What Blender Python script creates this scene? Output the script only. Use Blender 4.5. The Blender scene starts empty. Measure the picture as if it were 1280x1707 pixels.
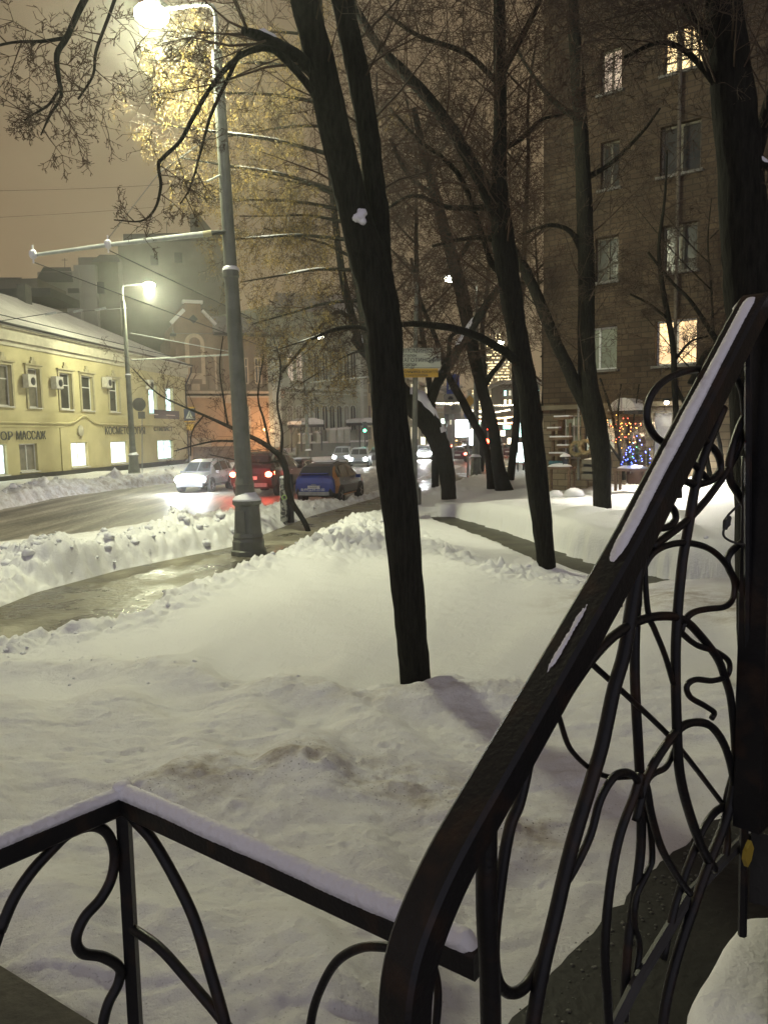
import bpy, math, random
import numpy as np
from mathutils import Vector, Matrix
R = math.radians
sc = bpy.context.scene
COL = sc.collection
random.seed(7); np.random.seed(7)

# ---------------------------------------------------------------- camera
CZ = 2.8; F = 1282.0
PITCH = math.atan((853.5-722.5)/F); ROLL = R(1.1)
r0 = Vector((1,0,0)); u0 = Vector((0, math.sin(PITCH), math.cos(PITCH)))
fwd = Vector((0, math.cos(PITCH), -math.sin(PITCH)))
cr = r0*math.cos(ROLL) - u0*math.sin(ROLL)
cu = r0*math.sin(ROLL) + u0*math.cos(ROLL)
cam_d = bpy.data.cameras.new('camera'); cam = bpy.data.objects.new('camera', cam_d); COL.objects.link(cam)
M = Matrix.Identity(4)
for i in range(3):
    M[i][0] = cr[i]; M[i][1] = cu[i]; M[i][2] = -fwd[i]
M[2][3] = CZ
cam.matrix_world = M
cam_d.sensor_fit = 'HORIZONTAL'; cam_d.sensor_width = 36; cam_d.lens = F/1280*36
cam_d.clip_start = 0.05; cam_d.clip_end = 3000
sc.camera = cam
sc.view_settings.view_transform = 'Standard'; sc.view_settings.look = 'None'
sc.view_settings.exposure = 0.26; sc.view_settings.gamma = 1.0
sc.render.engine = 'CYCLES'
sc.cycles.use_denoising = True
sc.cycles.max_bounces = 6; sc.cycles.diffuse_bounces = 3; sc.cycles.glossy_bounces = 3
sc.cycles.transmission_bounces = 4; sc.cycles.volume_bounces = 0
sc.cycles.sample_clamp_indirect = 4.0
sc.cycles.caustics_reflective = False; sc.cycles.caustics_refractive = False

# ---------------------------------------------------------------- night sky: overcast lit by the city, plus an added fill
w = bpy.data.worlds.new("World"); sc.world = w; w.use_nodes = True
nt = w.node_tree; nt.nodes.clear()
out = nt.nodes.new('ShaderNodeOutputWorld'); bg = nt.nodes.new('ShaderNodeBackground')
tc = nt.nodes.new('ShaderNodeTexCoord'); sep = nt.nodes.new('ShaderNodeSeparateXYZ')
nt.links.new(tc.outputs['Generated'], sep.inputs[0])
rz = nt.nodes.new('ShaderNodeValToRGB')
rz.color_ramp.elements[0].position = 0.0; rz.color_ramp.elements[0].color = (.265,.185,.100,1)
rz.color_ramp.elements[1].position = 0.75; rz.color_ramp.elements[1].color = (.105,.075,.050,1)
e = rz.color_ramp.elements.new(.3); e.color = (.205,.147,.082,1)
nt.links.new(sep.outputs['Z'], rz.inputs[0])
ns = nt.nodes.new('ShaderNodeTexNoise'); ns.inputs['Scale'].default_value = 2.2; ns.inputs['Detail'].default_value = 4
nt.links.new(tc.outputs['Generated'], ns.inputs['Vector'])
mp = nt.nodes.new('ShaderNodeMapRange'); mp.inputs[1].default_value=.3; mp.inputs[2].default_value=.7; mp.inputs[3].default_value=.88; mp.inputs[4].default_value=1.12
nt.links.new(ns.outputs['Fac'], mp.inputs[0])
ry = nt.nodes.new('ShaderNodeMapRange'); ry.inputs[1].default_value=-.75; ry.inputs[2].default_value=.1; ry.inputs[3].default_value=1; ry.inputs[4].default_value=0
nt.links.new(sep.outputs['Y'], ry.inputs[0])
mx = nt.nodes.new('ShaderNodeMixRGB'); mx.inputs[2].default_value = (.36,.345,.40,1)  # lilac fill added to the sky behind the camera to brighten near snow
nt.links.new(ry.outputs[0], mx.inputs[0]); nt.links.new(rz.outputs[0], mx.inputs[1])
ml = nt.nodes.new('ShaderNodeVectorMath'); ml.operation='SCALE'
nt.links.new(mx.outputs[0], ml.inputs[0]); nt.links.new(mp.outputs[0], ml.inputs['Scale'])
nt.links.new(ml.outputs[0], bg.inputs[0]); bg.inputs[1].default_value = 1.0
nt.links.new(bg.outputs[0], out.inputs[0])

# lamp strengths (each lamp's light is created with its lamp)
LAMP_W = 5000; LAMP_COL = (.98, 1.0, .66)

# ---------------------------------------------------------------- helpers
def ray(px, py):
    return fwd + cr*((px-640)/F) + cu*((853.5-py)/F)
def at(px, py, Y):
    d = ray(px, py); t = Y/d.y
    return Vector((0,0,CZ)) + d*t
def gz(px, py, z=0.0):
    d = ray(px, py); t = (z-CZ)/d.z
    return Vector((0,0,CZ)) + d*t
class Plane:
    """vertical plane through two ground points"""
    def __init__(s, a, b):
        s.o = Vector((a[0],a[1],0)); s.d = (Vector((b[0],b[1],0))-s.o).normalized()
        s.n = Vector((s.d.y, -s.d.x, 0))
        if s.n.dot(Vector((0,0,0))-s.o) < 0: s.n = -s.n      # towards the viewer
    def hit(s, px, py, off=0.0):
        d = ray(px, py); c = Vector((0,0,CZ)); o = s.o+s.n*off
        return c + d*((o-c).dot(s.n)/d.dot(s.n))
    def uz(s, px, py, off=0.0):
        p = s.hit(px,py,off); return (p-s.o).dot(s.d), p.z
    def p(s, u, z, off=0.0):
        q = s.o + s.d*u + s.n*off; q = Vector((q.x,q.y,z)); return q

MATS = {}
def nodes_of(name):
    m = bpy.data.materials.new(name); m.use_nodes = True
    return m, m.node_tree, m.node_tree.nodes['Principled BSDF']
def pm(name, c1, c2=None, scale=3.0, rough=.7, metal=0.0, bump=0.0, bscale=30.0, stretch=(1,1,1), spec=.5, detail=5, lo=.35, hi=.65, coat=0, bdist=.02):
    if name in MATS: return MATS[name]
    m, t, b = nodes_of(name)
    b.inputs['Roughness'].default_value = rough; b.inputs['Metallic'].default_value = metal
    b.inputs['Specular IOR Level'].default_value = spec
    if coat: b.inputs['Coat Weight'].default_value = coat; b.inputs['Coat Roughness'].default_value=.08
    tcn = t.nodes.new('ShaderNodeTexCoord'); mpn = t.nodes.new('ShaderNodeMapping')
    mpn.inputs['Scale'].default_value = stretch
    t.links.new(tcn.outputs['Object'], mpn.inputs[0])
    if c2 is None: c2 = tuple(x*.8 for x in c1)
    n = t.nodes.new('ShaderNodeTexNoise'); n.inputs['Scale'].default_value = scale; n.inputs['Detail'].default_value = detail
    t.links.new(mpn.outputs[0], n.inputs['Vector'])
    r = t.nodes.new('ShaderNodeValToRGB')
    r.color_ramp.elements[0].position = lo; r.color_ramp.elements[0].color = (*c1,1)
    r.color_ramp.elements[1].position = hi; r.color_ramp.elements[1].color = (*c2,1)
    t.links.new(n.outputs['Fac'], r.inputs[0]); t.links.new(r.outputs[0], b.inputs['Base Color'])
    if bump:
        n2 = t.nodes.new('ShaderNodeTexNoise'); n2.inputs['Scale'].default_value = bscale; n2.inputs['Detail'].default_value = 6
        t.links.new(mpn.outputs[0], n2.inputs['Vector'])
        bp = t.nodes.new('ShaderNodeBump'); bp.inputs['Strength'].default_value = bump; bp.inputs['Distance'].default_value = bdist
        t.links.new(n2.outputs['Fac'], bp.inputs['Height']); t.links.new(bp.outputs[0], b.inputs['Normal'])
    MATS[name] = m; return m
def em(name, col, s, col2=None, scale=4.0):
    if name in MATS: return MATS[name]
    m, t, b = nodes_of(name)
    b.inputs['Base Color'].default_value = (.6,.6,.6,1)
    b.inputs['Emission Color'].default_value = (*col,1); b.inputs['Emission Strength'].default_value = s
    if col2:
        tcn = t.nodes.new('ShaderNodeTexCoord'); n = t.nodes.new('ShaderNodeTexNoise'); n.inputs['Scale'].default_value = scale
        t.links.new(tcn.outputs['Object'], n.inputs['Vector'])
        r = t.nodes.new('ShaderNodeValToRGB'); r.color_ramp.elements[0].position=.4; r.color_ramp.elements[1].position=.6
        r.color_ramp.elements[0].color=(*col,1); r.color_ramp.elements[1].color=(*col2,1)
        t.links.new(n.outputs['Fac'], r.inputs[0]); t.links.new(r.outputs[0], b.inputs['Emission Color'])
    MATS[name] = m; return m
def masonry(name, c1, c2, mortar, bw, bh, ms=.012, bump=.4, rough=.85):
    """brick texture laid on (u,z): object X runs along the wall, object Z up"""
    m, t, b = nodes_of(name); b.inputs['Roughness'].default_value = rough
    tcn = t.nodes.new('ShaderNodeTexCoord'); sp = t.nodes.new('ShaderNodeSeparateXYZ'); cb = t.nodes.new('ShaderNodeCombineXYZ')
    t.links.new(tcn.outputs['Object'], sp.inputs[0])
    ad = t.nodes.new('ShaderNodeMath'); ad.operation='ADD'
    t.links.new(sp.outputs['X'], ad.inputs[0]); t.links.new(sp.outputs['Y'], ad.inputs[1])
    t.links.new(ad.outputs[0], cb.inputs['X']); t.links.new(sp.outputs['Z'], cb.inputs['Y'])
    br = t.nodes.new('ShaderNodeTexBrick'); br.inputs['Scale'].default_value=1
    br.inputs['Brick Width'].default_value=bw; br.inputs['Row Height'].default_value=bh; br.inputs['Mortar Size'].default_value=ms
    br.inputs['Color1'].default_value=(*c1,1); br.inputs['Color2'].default_value=(*c2,1); br.inputs['Mortar'].default_value=(*mortar,1)
    br.inputs['Bias'].default_value=0.0
    t.links.new(cb.outputs[0], br.inputs['Vector'])
    n = t.nodes.new('ShaderNodeTexNoise'); n.inputs['Scale'].default_value=.9; n.inputs['Detail'].default_value=8
    t.links.new(tcn.outputs['Object'], n.inputs['Vector'])
    mr = t.nodes.new('ShaderNodeMapRange'); mr.inputs[1].default_value=.3; mr.inputs[2].default_value=.7; mr.inputs[3].default_value=.55; mr.inputs[4].default_value=1.25
    t.links.new(n.outputs['Fac'], mr.inputs[0])
    sc_ = t.nodes.new('ShaderNodeVectorMath'); sc_.operation='SCALE'
    t.links.new(br.outputs['Color'], sc_.inputs[0]); t.links.new(mr.outputs[0], sc_.inputs['Scale'])
    t.links.new(sc_.outputs[0], b.inputs['Base Color'])
    bp = t.nodes.new('ShaderNodeBump'); bp.inputs['Strength'].default_value=bump; bp.inputs['Distance'].default_value=.02; bp.invert=True
    t.links.new(br.outputs['Fac'], bp.inputs['Height']); t.links.new(bp.outputs[0], b.inputs['Normal'])
    MATS[name]=m; return m

class MB:
    def __init__(s): s.v=[]; s.f=[]; s.m=[]
    def add(s, vs, fs, mi=0):
        n=len(s.v); s.v += [tuple(x) for x in vs]
        for f in fs: s.f.append(tuple(n+i for i in f)); s.m.append(mi)
        return s
    def quad(s,a,b,c,d,mi=0): return s.add([a,b,c,d],[(0,1,2,3)],mi)
    def hexa(s, p, mi=0):     # 8 corners: bottom 4 ccw, top 4 ccw
        return s.add(p,[(0,3,2,1),(4,5,6,7),(0,1,5,4),(1,2,6,5),(2,3,7,6),(3,0,4,7)],mi)
    def box(s, c, size, mi=0, X=None, Y=None, Z=None):
        X=Vector(X or (1,0,0)); Y=Vector(Y or (0,1,0)); Z=Vector(Z or (0,0,1)); c=Vector(c)
        a,b,h=size[0]/2,size[1]/2,size[2]/2
        p=[c+X*i*a+Y*j*b+Z*k*h for k in(-1,1) for (i,j) in((-1,-1),(1,-1),(1,1),(-1,1))]
        return s.hexa(p,mi)
    def tube(s, pts, rad, n=6, mi=0, cap=True, noise=0.0, flat=1.0):
        pts=[Vector(p) for p in pts]
        if not isinstance(rad,(list,tuple)): rad=[rad]*len(pts)
        t0=(pts[1]-pts[0]).normalized()
        a=Vector((0,0,1)) if abs(t0.z)<.9 else Vector((1,0,0))
        N=t0.cross(a).normalized(); base=len(s.v)
        for i,p in enumerate(pts):
            t=(pts[min(i+1,len(pts)-1)]-pts[max(i-1,0)]).normalized()
            N=(N-t*N.dot(t)).normalized(); B=t.cross(N)
            for k in range(n):
                an=2*math.pi*k/n; rr=rad[i]*(1+(random.uniform(-noise,noise) if noise else 0))
                s.v.append(tuple(p+N*math.cos(an)*rr+B*math.sin(an)*rr*flat))
        for i in range(len(pts)-1):
            for k in range(n):
                a_=base+i*n+k; b_=base+i*n+(k+1)%n
                s.f.append((a_,b_,b_+n,a_+n)); s.m.append(mi)
        if cap:
            s.f.append(tuple(base+k for k in range(n))[::-1]); s.m.append(mi)
            l=base+(len(pts)-1)*n; s.f.append(tuple(l+k for k in range(n))); s.m.append(mi)
        return s
    def lathe(s, prof, c=(0,0,0), n=20, mi=0, mod=None, axis=None):
        base=len(s.v); c=Vector(c)
        for (r,z) in prof:
            for k in range(n):
                an=2*math.pi*k/n; rr=r*(mod(an,z) if mod else 1)
                v=Vector((rr*math.cos(an),rr*math.sin(an),z))
                if axis: v=axis@v
                s.v.append(tuple(c+v))
        for i in range(len(prof)-1):
            for k in range(n):
                a_=base+i*n+k; b_=base+i*n+(k+1)%n
                s.f.append((a_,b_,b_+n,a_+n)); s.m.append(mi)
        s.f.append(tuple(base+k for k in range(n))[::-1]); s.m.append(mi)
        l=base+(len(prof)-1)*n; s.f.append(tuple(l+k for k in range(n))); s.m.append(mi)
        return s
    def prism(s, poly, nrm, depth, mi=0):
        """closed polygon (3D points) extruded by nrm*depth"""
        k=len(poly); nv=Vector(nrm)*depth
        a=[Vector(p) for p in poly]; vs=a+[p+nv for p in a]
        fs=[tuple(range(k)), tuple(range(k,2*k))[::-1]]
        for i in range(k): j=(i+1)%k; fs.append((i,i+k,j+k,j))
        return s.add(vs,fs,mi)
    def ball(s,c,r,mi=0,n=8,sz=1.0):
        return s.lathe([(r*math.sin(math.pi*i/n)+1e-5, -r*sz*math.cos(math.pi*i/n)) for i in range(n+1)],c,max(6,n+2),mi)
    def build(s, name, mats, parent=None, smooth=False, local=False, recenter=True):
        me=bpy.data.meshes.new(name)
        off=Vector((0,0,0))
        if parent is None and recenter and s.v:
            xs=[v[0] for v in s.v]; ys=[v[1] for v in s.v]; zs=[v[2] for v in s.v]
            off=Vector(((min(xs)+max(xs))/2,(min(ys)+max(ys))/2,min(zs)))
            vv=[(v[0]-off.x,v[1]-off.y,v[2]-off.z) for v in s.v]
        else: vv=s.v
        me.from_pydata(vv,[],s.f)
        if not isinstance(mats,(list,tuple)): mats=[mats]
        for m in mats: me.materials.append(m)
        if len(mats)>1: me.polygons.foreach_set('material_index', s.m)
        if smooth: me.polygons.foreach_set('use_smooth',[True]*len(me.polygons))
        me.update()
        o=bpy.data.objects.new(name,me); COL.objects.link(o)
        if parent is not None: setparent(o,parent,local)
        else: o.location=off
        return o
MW={}
def setparent(o,p,local=False):
    o.parent=p
    if local: MW[o.name]=wm(p).copy()
    else: o.matrix_parent_inverse=wm(p).inverted(); MW[o.name]=Matrix.Identity(4)
def wm(o): return MW.get(o.name, Matrix.Identity(4))
def thing(name,label,cat,loc=(0,0,0),rotz=0.0,group=None,mat=None):
    o=bpy.data.objects.new(name,None); COL.objects.link(o); o.empty_display_size=.2
    m=mat if mat is not None else Matrix.Translation(Vector(loc))@Matrix.Rotation(rotz,4,'Z')
    o.matrix_world=m; MW[o.name]=m
    o['label']=label; o['category']=cat
    if group: o['group']=group
    return o
def tag(o,label,cat,group=None,kind=None):
    o['label']=label; o['category']=cat
    if group: o['group']=group
    if kind: o['kind']=kind
    return o
def struct(o,kind='structure',label=None):
    o['kind']=kind
    if label: o['label']=label
    return o
def dup(root, loc, rotz, label, group=None, scale=None):
    c=root.copy(); COL.objects.link(c)
    m=Matrix.Translation(Vector(loc))@Matrix.Rotation(rotz,4,'Z')
    if scale: m=m@Matrix.Scale(scale,4)
    c.matrix_world=m; MW[c.name]=m; c['label']=label
    if group: c['group']=group
    def rec(a,b):
        for ch in [q for q in bpy.data.objects if q.parent==a]:
            d=ch.copy(); COL.objects.link(d); d.parent=b; rec(ch,d)
    rec(root,c); return c
def text_mesh(body, size, mat, parent, O, X, Y, name='lettering', ext=.01, align='LEFT', sx=1.0, bold=0.0):
    cu_=bpy.data.curves.new(name,'FONT'); cu_.body=body; cu_.size=size; cu_.extrude=ext; cu_.align_x=align; cu_.offset=bold
    t=bpy.data.objects.new('tmp',cu_); COL.objects.link(t)
    dg=bpy.context.evaluated_depsgraph_get(); me=bpy.data.meshes.new_from_object(t.evaluated_get(dg))
    bpy.data.objects.remove(t); me.name=name
    X=Vector(X).normalized(); Y=Vector(Y).normalized(); Z=X.cross(Y)
    m=Matrix.Identity(4)
    for i in range(3): m[i][0]=X[i]*sx; m[i][1]=Y[i]; m[i][2]=Z[i]; m[i][3]=O[i]
    me.transform(m); me.materials.clear(); me.materials.append(mat)
    o=bpy.data.objects.new(name,me); COL.objects.link(o)
    if parent is not None: setparent(o,parent)
    return o
def plight(name,loc,wt,col,rad=.15,parent=None,kind='POINT',spot=None,aim=None,blend=.5):
    l=bpy.data.lights.new(name,kind); l.energy=wt; l.color=col
    l.shadow_soft_size=rad
    if kind=='SPOT': l.spot_size=spot; l.spot_blend=blend
    o=bpy.data.objects.new(name,l); COL.objects.link(o); o.location=loc
    if aim is not None:
        o.rotation_euler=(Vector(aim)-Vector(loc)).to_track_quat('-Z','Y').to_euler()
    if parent is not None: setparent(o,parent)
    return o
def catmull(pts, k=4):
    """pts: tuples of any dimension, resampled smoothly"""
    P=[np.array(p,float) for p in pts]; P=[2*P[0]-P[1]]+P+[2*P[-1]-P[-2]]; o=[]
    for i in range(1,len(P)-2):
        for j in range(k):
            t=j/k
            o.append(.5*((2*P[i])+(-P[i-1]+P[i+1])*t+(2*P[i-1]-5*P[i]+4*P[i+1]-P[i+2])*t*t+(-P[i-1]+3*P[i]-3*P[i+1]+P[i+2])*t**3))
    o.append(P[-2]); return o

# value noise
def _h(ix,iy,s):
    n=(ix.astype(np.int64)*374761393+iy.astype(np.int64)*668265263+s*982451653)&0x7fffffff
    n=((n^(n>>13))*1274126177)&0x7fffffff
    return ((n^(n>>16))&0xffff)/65535.0
def vn(x,y,s=0):
    ix=np.floor(x); iy=np.floor(y); fx=x-ix; fy=y-iy
    fx=fx*fx*(3-2*fx); fy=fy*fy*(3-2*fy)
    a=_h(ix,iy,s); b=_h(ix+1,iy,s); c=_h(ix,iy+1,s); d=_h(ix+1,iy+1,s)
    return (a*(1-fx)+b*fx)*(1-fy)+(c*(1-fx)+d*fx)*fy
def fbm(x,y,s=0,o=4):
    t=0;a=.5;n=0
    for i in range(o): t=t+a*vn(x,y,s+i); n+=a; a*=.5; x=x*2.03+11.3; y=y*2.03+7.1
    return t/n
def sstep(a,b,x):
    t=np.clip((x-a)/(b-a),0,1); return t*t*(3-2*t)
def pdist(X,Y,poly,closed=False):
    d=np.full(X.shape,1e9); n=len(poly)
    for i in range(n if closed else n-1):
        x0,y0=poly[i]; x1,y1=poly[(i+1)%n]; dx,dy=x1-x0,y1-y0; L=dx*dx+dy*dy+1e-9
        t=np.clip(((X-x0)*dx+(Y-y0)*dy)/L,0,1)
        d=np.minimum(d,np.hypot(X-x0-t*dx,Y-y0-t*dy))
    return d
def inside(X,Y,poly):
    c=np.zeros(X.shape,bool); n=len(poly)
    for i in range(n):
        x0,y0=poly[i]; x1,y1=poly[(i+1)%n]
        if y0==y1: continue
        cond=((y0>Y)!=(y1>Y))&(X<(x1-x0)*(Y-y0)/(y1-y0)+x0); c^=cond
    return c
def sdist(X,Y,poly):
    d=pdist(X,Y,poly,True); return np.where(inside(X,Y,poly),-d,d)
# ================================================================ SETTING: ground
def G(l,z=0.0): return [(gz(x,y,z).x, gz(x,y,z).y) for x,y in l]
SL=G([(-520,1130),(-200,1062),(0,1012),(60,988),(200,950),(385,912),(520,860),(620,832),(700,803),(760,781),(800,768),(830,758)],.1)
SR=G([(870,768),(830,790),(770,797),(700,822),(655,840),(600,866),(520,902),(445,946),(300,992),(180,1050),(0,1088),(-200,1150),(-520,1260)],.1)
WALK=SL+SR
RN=G([(-600,1010),(-200,955),(0,925),(250,889),(385,868),(480,851),(560,843),(620,826),(690,801),(735,780),(765,762),(790,748),(800,736)])
RF=G([(758,736),(735,744),(690,752),(640,761),(560,774),(480,790),(400,798),(280,806),(100,829),(0,850),(-200,876),(-600,925)])
ROAD=RN+RF
# flat sheets
M_road,t,b=nodes_of('slushy_asphalt')
b.inputs['Roughness'].default_value=.5
tcn=t.nodes.new('ShaderNodeTexCoord'); mpn=t.nodes.new('ShaderNodeMapping'); mpn.inputs['Rotation'].default_value=(0,0,R(14)); mpn.inputs['Scale'].default_value=(1.3,.12,1)
t.links.new(tcn.outputs['Object'],mpn.inputs[0])
n1=t.nodes.new('ShaderNodeTexNoise'); n1.inputs['Scale'].default_value=1.0; n1.inputs['Detail'].default_value=7; n1.inputs['Roughness'].default_value=.62
t.links.new(mpn.outputs[0],n1.inputs['Vector'])
rr=t.nodes.new('ShaderNodeValToRGB'); E=rr.color_ramp.elements
E[0].position=.36; E[0].color=(.11,.10,.085,1); E[1].position=.68; E[1].color=(.52,.48,.40,1)
e=E.new(.52); e.color=(.25,.225,.18,1)
t.links.new(n1.outputs['Fac'],rr.inputs[0]); t.links.new(rr.outputs[0],b.inputs['Base Color'])
n2=t.nodes.new('ShaderNodeTexNoise'); n2.inputs['Scale'].default_value=6; n2.inputs['Detail'].default_value=8
t.links.new(tcn.outputs['Object'],n2.inputs['Vector'])
bp=t.nodes.new('ShaderNodeBump'); bp.inputs['Strength'].default_value=.8; bp.inputs['Distance'].default_value=.06
t.links.new(n2.outputs['Fac'],bp.inputs['Height']); t.links.new(bp.outputs[0],b.inputs['Normal'])

M_walk,t,b=nodes_of('icy_pavement')
tcn=t.nodes.new('ShaderNodeTexCoord')
n1=t.nodes.new('ShaderNodeTexNoise'); n1.inputs['Scale'].default_value=.8; n1.inputs['Detail'].default_value=8; n1.inputs['Roughness'].default_value=.65
t.links.new(tcn.outputs['Object'],n1.inputs['Vector'])
rr=t.nodes.new('ShaderNodeValToRGB'); E=rr.color_ramp.elements
E[0].position=.38; E[0].color=(.085,.078,.058,1); E[1].position=.66; E[1].color=(.30,.28,.21,1); e=E.new(.52); e.color=(.15,.138,.10,1)
t.links.new(n1.outputs['Fac'],rr.inputs[0]); t.links.new(rr.outputs[0],b.inputs['Base Color'])
r2=t.nodes.new('ShaderNodeMapRange'); r2.inputs[1].default_value=.4; r2.inputs[2].default_value=.6; r2.inputs[3].default_value=.22; r2.inputs[4].default_value=.6
t.links.new(n1.outputs['Fac'],r2.inputs[0]); t.links.new(r2.outputs[0],b.inputs['Roughness'])
n2=t.nodes.new('ShaderNodeTexNoise'); n2.inputs['Scale'].default_value=9; n2.inputs['Detail'].default_value=8
t.links.new(tcn.outputs['Object'],n2.inputs['Vector'])
bp=t.nodes.new('ShaderNodeBump'); bp.inputs['Strength'].default_value=.7; bp.inputs['Distance'].default_value=.03
t.links.new(n2.outputs['Fac'],bp.inputs['Height']); t.links.new(bp.outputs[0],b.inputs['Normal'])

M_snow,t,b=nodes_of('snow')
b.inputs['Roughness'].default_value=.55; b.inputs['Specular IOR Level'].default_value=.25
at_=t.nodes.new('ShaderNodeAttribute'); at_.attribute_name='dirt'
tcn=t.nodes.new('ShaderNodeTexCoord')
n1=t.nodes.new('ShaderNodeTexNoise'); n1.inputs['Scale'].default_value=3.2; n1.inputs['Detail'].default_value=9; n1.inputs['Roughness'].default_value=.7
t.links.new(tcn.outputs['Object'],n1.inputs['Vector'])
mr=t.nodes.new('ShaderNodeMapRange'); mr.inputs[1].default_value=.42; mr.inputs[2].default_value=.66
t.links.new(n1.outputs['Fac'],mr.inputs[0])
mu=t.nodes.new('ShaderNodeMath'); mu.operation='MULTIPLY'; t.links.new(at_.outputs['Fac'],mu.inputs[0]); t.links.new(mr.outputs[0],mu.inputs[1])
mxn=t.nodes.new('ShaderNodeMixRGB'); mxn.inputs[1].default_value=(.80,.80,.79,1); mxn.inputs[2].default_value=(.34,.28,.20,1)
t.links.new(mu.outputs[0],mxn.inputs[0]); t.links.new(mxn.outputs[0],b.inputs['Base Color'])
n3=t.nodes.new('ShaderNodeTexNoise'); n3.inputs['Scale'].default_value=75; n3.inputs['Detail'].default_value=4
t.links.new(tcn.outputs['Object'],n3.inputs['Vector'])
mg=t.nodes.new('ShaderNodeMapRange'); mg.inputs[1].default_value=.64; mg.inputs[2].default_value=.70; t.links.new(n3.outputs['Fac'],mg.inputs[0])
ma=t.nodes.new('ShaderNodeMath'); ma.operation='MULTIPLY_ADD'; ma.inputs[1].default_value=1.6; ma.inputs[2].default_value=.10; t.links.new(at_.outputs['Fac'],ma.inputs[0])
mm_=t.nodes.new('ShaderNodeMath'); mm_.operation='MULTIPLY'; t.links.new(ma.outputs[0],mm_.inputs[0]); t.links.new(mg.outputs[0],mm_.inputs[1])
mx3=t.nodes.new('ShaderNodeMixRGB'); mx3.inputs[2].default_value=(.10,.085,.06,1); t.links.new(mm_.outputs[0],mx3.inputs[0]); t.links.new(mxn.outputs[0],mx3.inputs[1]); t.links.new(mx3.outputs[0],b.inputs['Base Color'])
n2=t.nodes.new('ShaderNodeTexNoise'); n2.inputs['Scale'].default_value=26; n2.inputs['Detail'].default_value=10; n2.inputs['Roughness'].default_value=.72
t.links.new(tcn.outputs['Object'],n2.inputs['Vector'])
bp=t.nodes.new('ShaderNodeBump'); bp.inputs['Strength'].default_value=.7; bp.inputs['Distance'].default_value=.035
t.links.new(n2.outputs['Fac'],bp.inputs['Height']); t.links.new(bp.outputs[0],b.inputs['Normal'])
MATS['snow']=M_snow
M_cap=pm('settled_snow',(.80,.80,.81),(.73,.73,.76),3,.6,0,.35,60)

def sheet(poly,z,name,mat):
    me=bpy.data.meshes.new(name); me.from_pydata([(x,y,z) for x,y in poly],[],[tuple(range(len(poly)))]); me.materials.append(mat)
    o=bpy.data.objects.new(name,me); COL.objects.link(o); return struct(o)
# road as one wide sheet (the snow lies on it), the pavement a strip 0.1 m above
mb=MB(); mb.quad((-130,-5,0),(120,-5,0),(120,420,0),(-130,420,0)); struct(mb.build('road',M_road,recenter=False))
struct(sheet([(p[0],p[1]) for p in WALK],.1,'pavement',M_walk))

GP_=G([(725,858),(800,880),(862,903),(940,935),(1030,956),(1100,971),(1190,985),(1330,1008)],0); GP2=[(x-.05-1.0*(1 if y>0 else 0)*.0+dx,y+dy) for (x,y) in GP_ for dx,dy in [(0,0)]]
gl_=[(x-.75,y-.45) for x,y in GP_]; gr_=[(x+.75,y+.45) for x,y in GP_[::-1]]
struct(sheet(gl_+gr_,.012,'path',pm('dark_slushy_path',(.05,.048,.036),(.10,.095,.07),2,.6,0,.5,12)))
# control heights of the snow: (px,py,z)
CT=[(650,1000,.34),(500,1080,.34),(800,1050,.36),(650,1140,.36),(400,1115,.34),(860,980,.38),(900,1090,.42),(600,940,.34),(560,915,.36),
 (250,1080,.30),(100,1110,.32),(0,1125,.34),(300,1125,.46),(500,1165,.52),(700,1180,.50),(850,1175,.50),(640,885,.42),(650,870,.5),(600,885,.50),(540,925,.46),(450,965,.36),
 (760,910,.46),(830,930,.46),(900,955,.50),(980,950,.55),
 (300,1600,.90),(100,1560,.95),(500,1660,.90),(600,1450,.78),(300,1400,.80),(100,1300,.74),(500,1262,.80),(350,1275,.78),(700,1350,.66),(850,1300,.6),
 (0,1200,.72),(200,1200,.68),(-60,1300,.85),(420,1215,.66),(640,1235,.66),
 (1000,1300,.62),(1100,1150,.6),(1000,1500,.66),(900,1600,.6),(1150,1300,.62),(1200,1080,.62),(1000,1040,.5),(1130,1030,.66),(1250,1040,.7),(1270,1300,.7),
 (700,830,.22),(690,860,.3),(780,812,.12),(750,840,.3),(850,810,.18),(850,830,.35),(800,800,.1),(830,775,.1),(880,775,.15),(860,790,.14),(900,830,.5),(950,830,.55),(1050,830,.68),(1150,830,.72),(1250,860,.72),
 (950,806,.6),(1030,800,.75),(1150,800,.95),(1250,800,.95),(880,800,.3),(830,795,.12),
 (-300,1000,.4),(-300,1200,.6),(100,790,.2),(0,830,.2),(1500,1000,.7),(1600,1300,.7),(1400,850,.8)]
cw=[]
for px,py,z in CT:
    p=gz(px,py,z); cw.append((p.x,p.y,z))
NS,NY=740,860
ss=np.linspace(-1,1,NS); ss=np.sign(ss)*(np.abs(ss)*.62+.38*np.abs(ss)**2.2)*1.25
ly=np.linspace(math.log(1.15),math.log(62),NY)
S,Lg=np.meshgrid(ss,ly); YY=np.exp(Lg); XX=S*YY
num=np.zeros_like(XX); den=np.zeros_like(XX)
for x,y,z in cw:
    d2=((S-x/y)*2.6)**2+(Lg-math.log(y))**2+.002
    wgt=1/d2**1.9; num+=wgt*z; den+=wgt
H=num/den
# broad drifts and fine lumps
rough=np.zeros_like(H)
H+=(fbm(XX*.5,YY*.5,3,3)-.5)*.10
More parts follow.
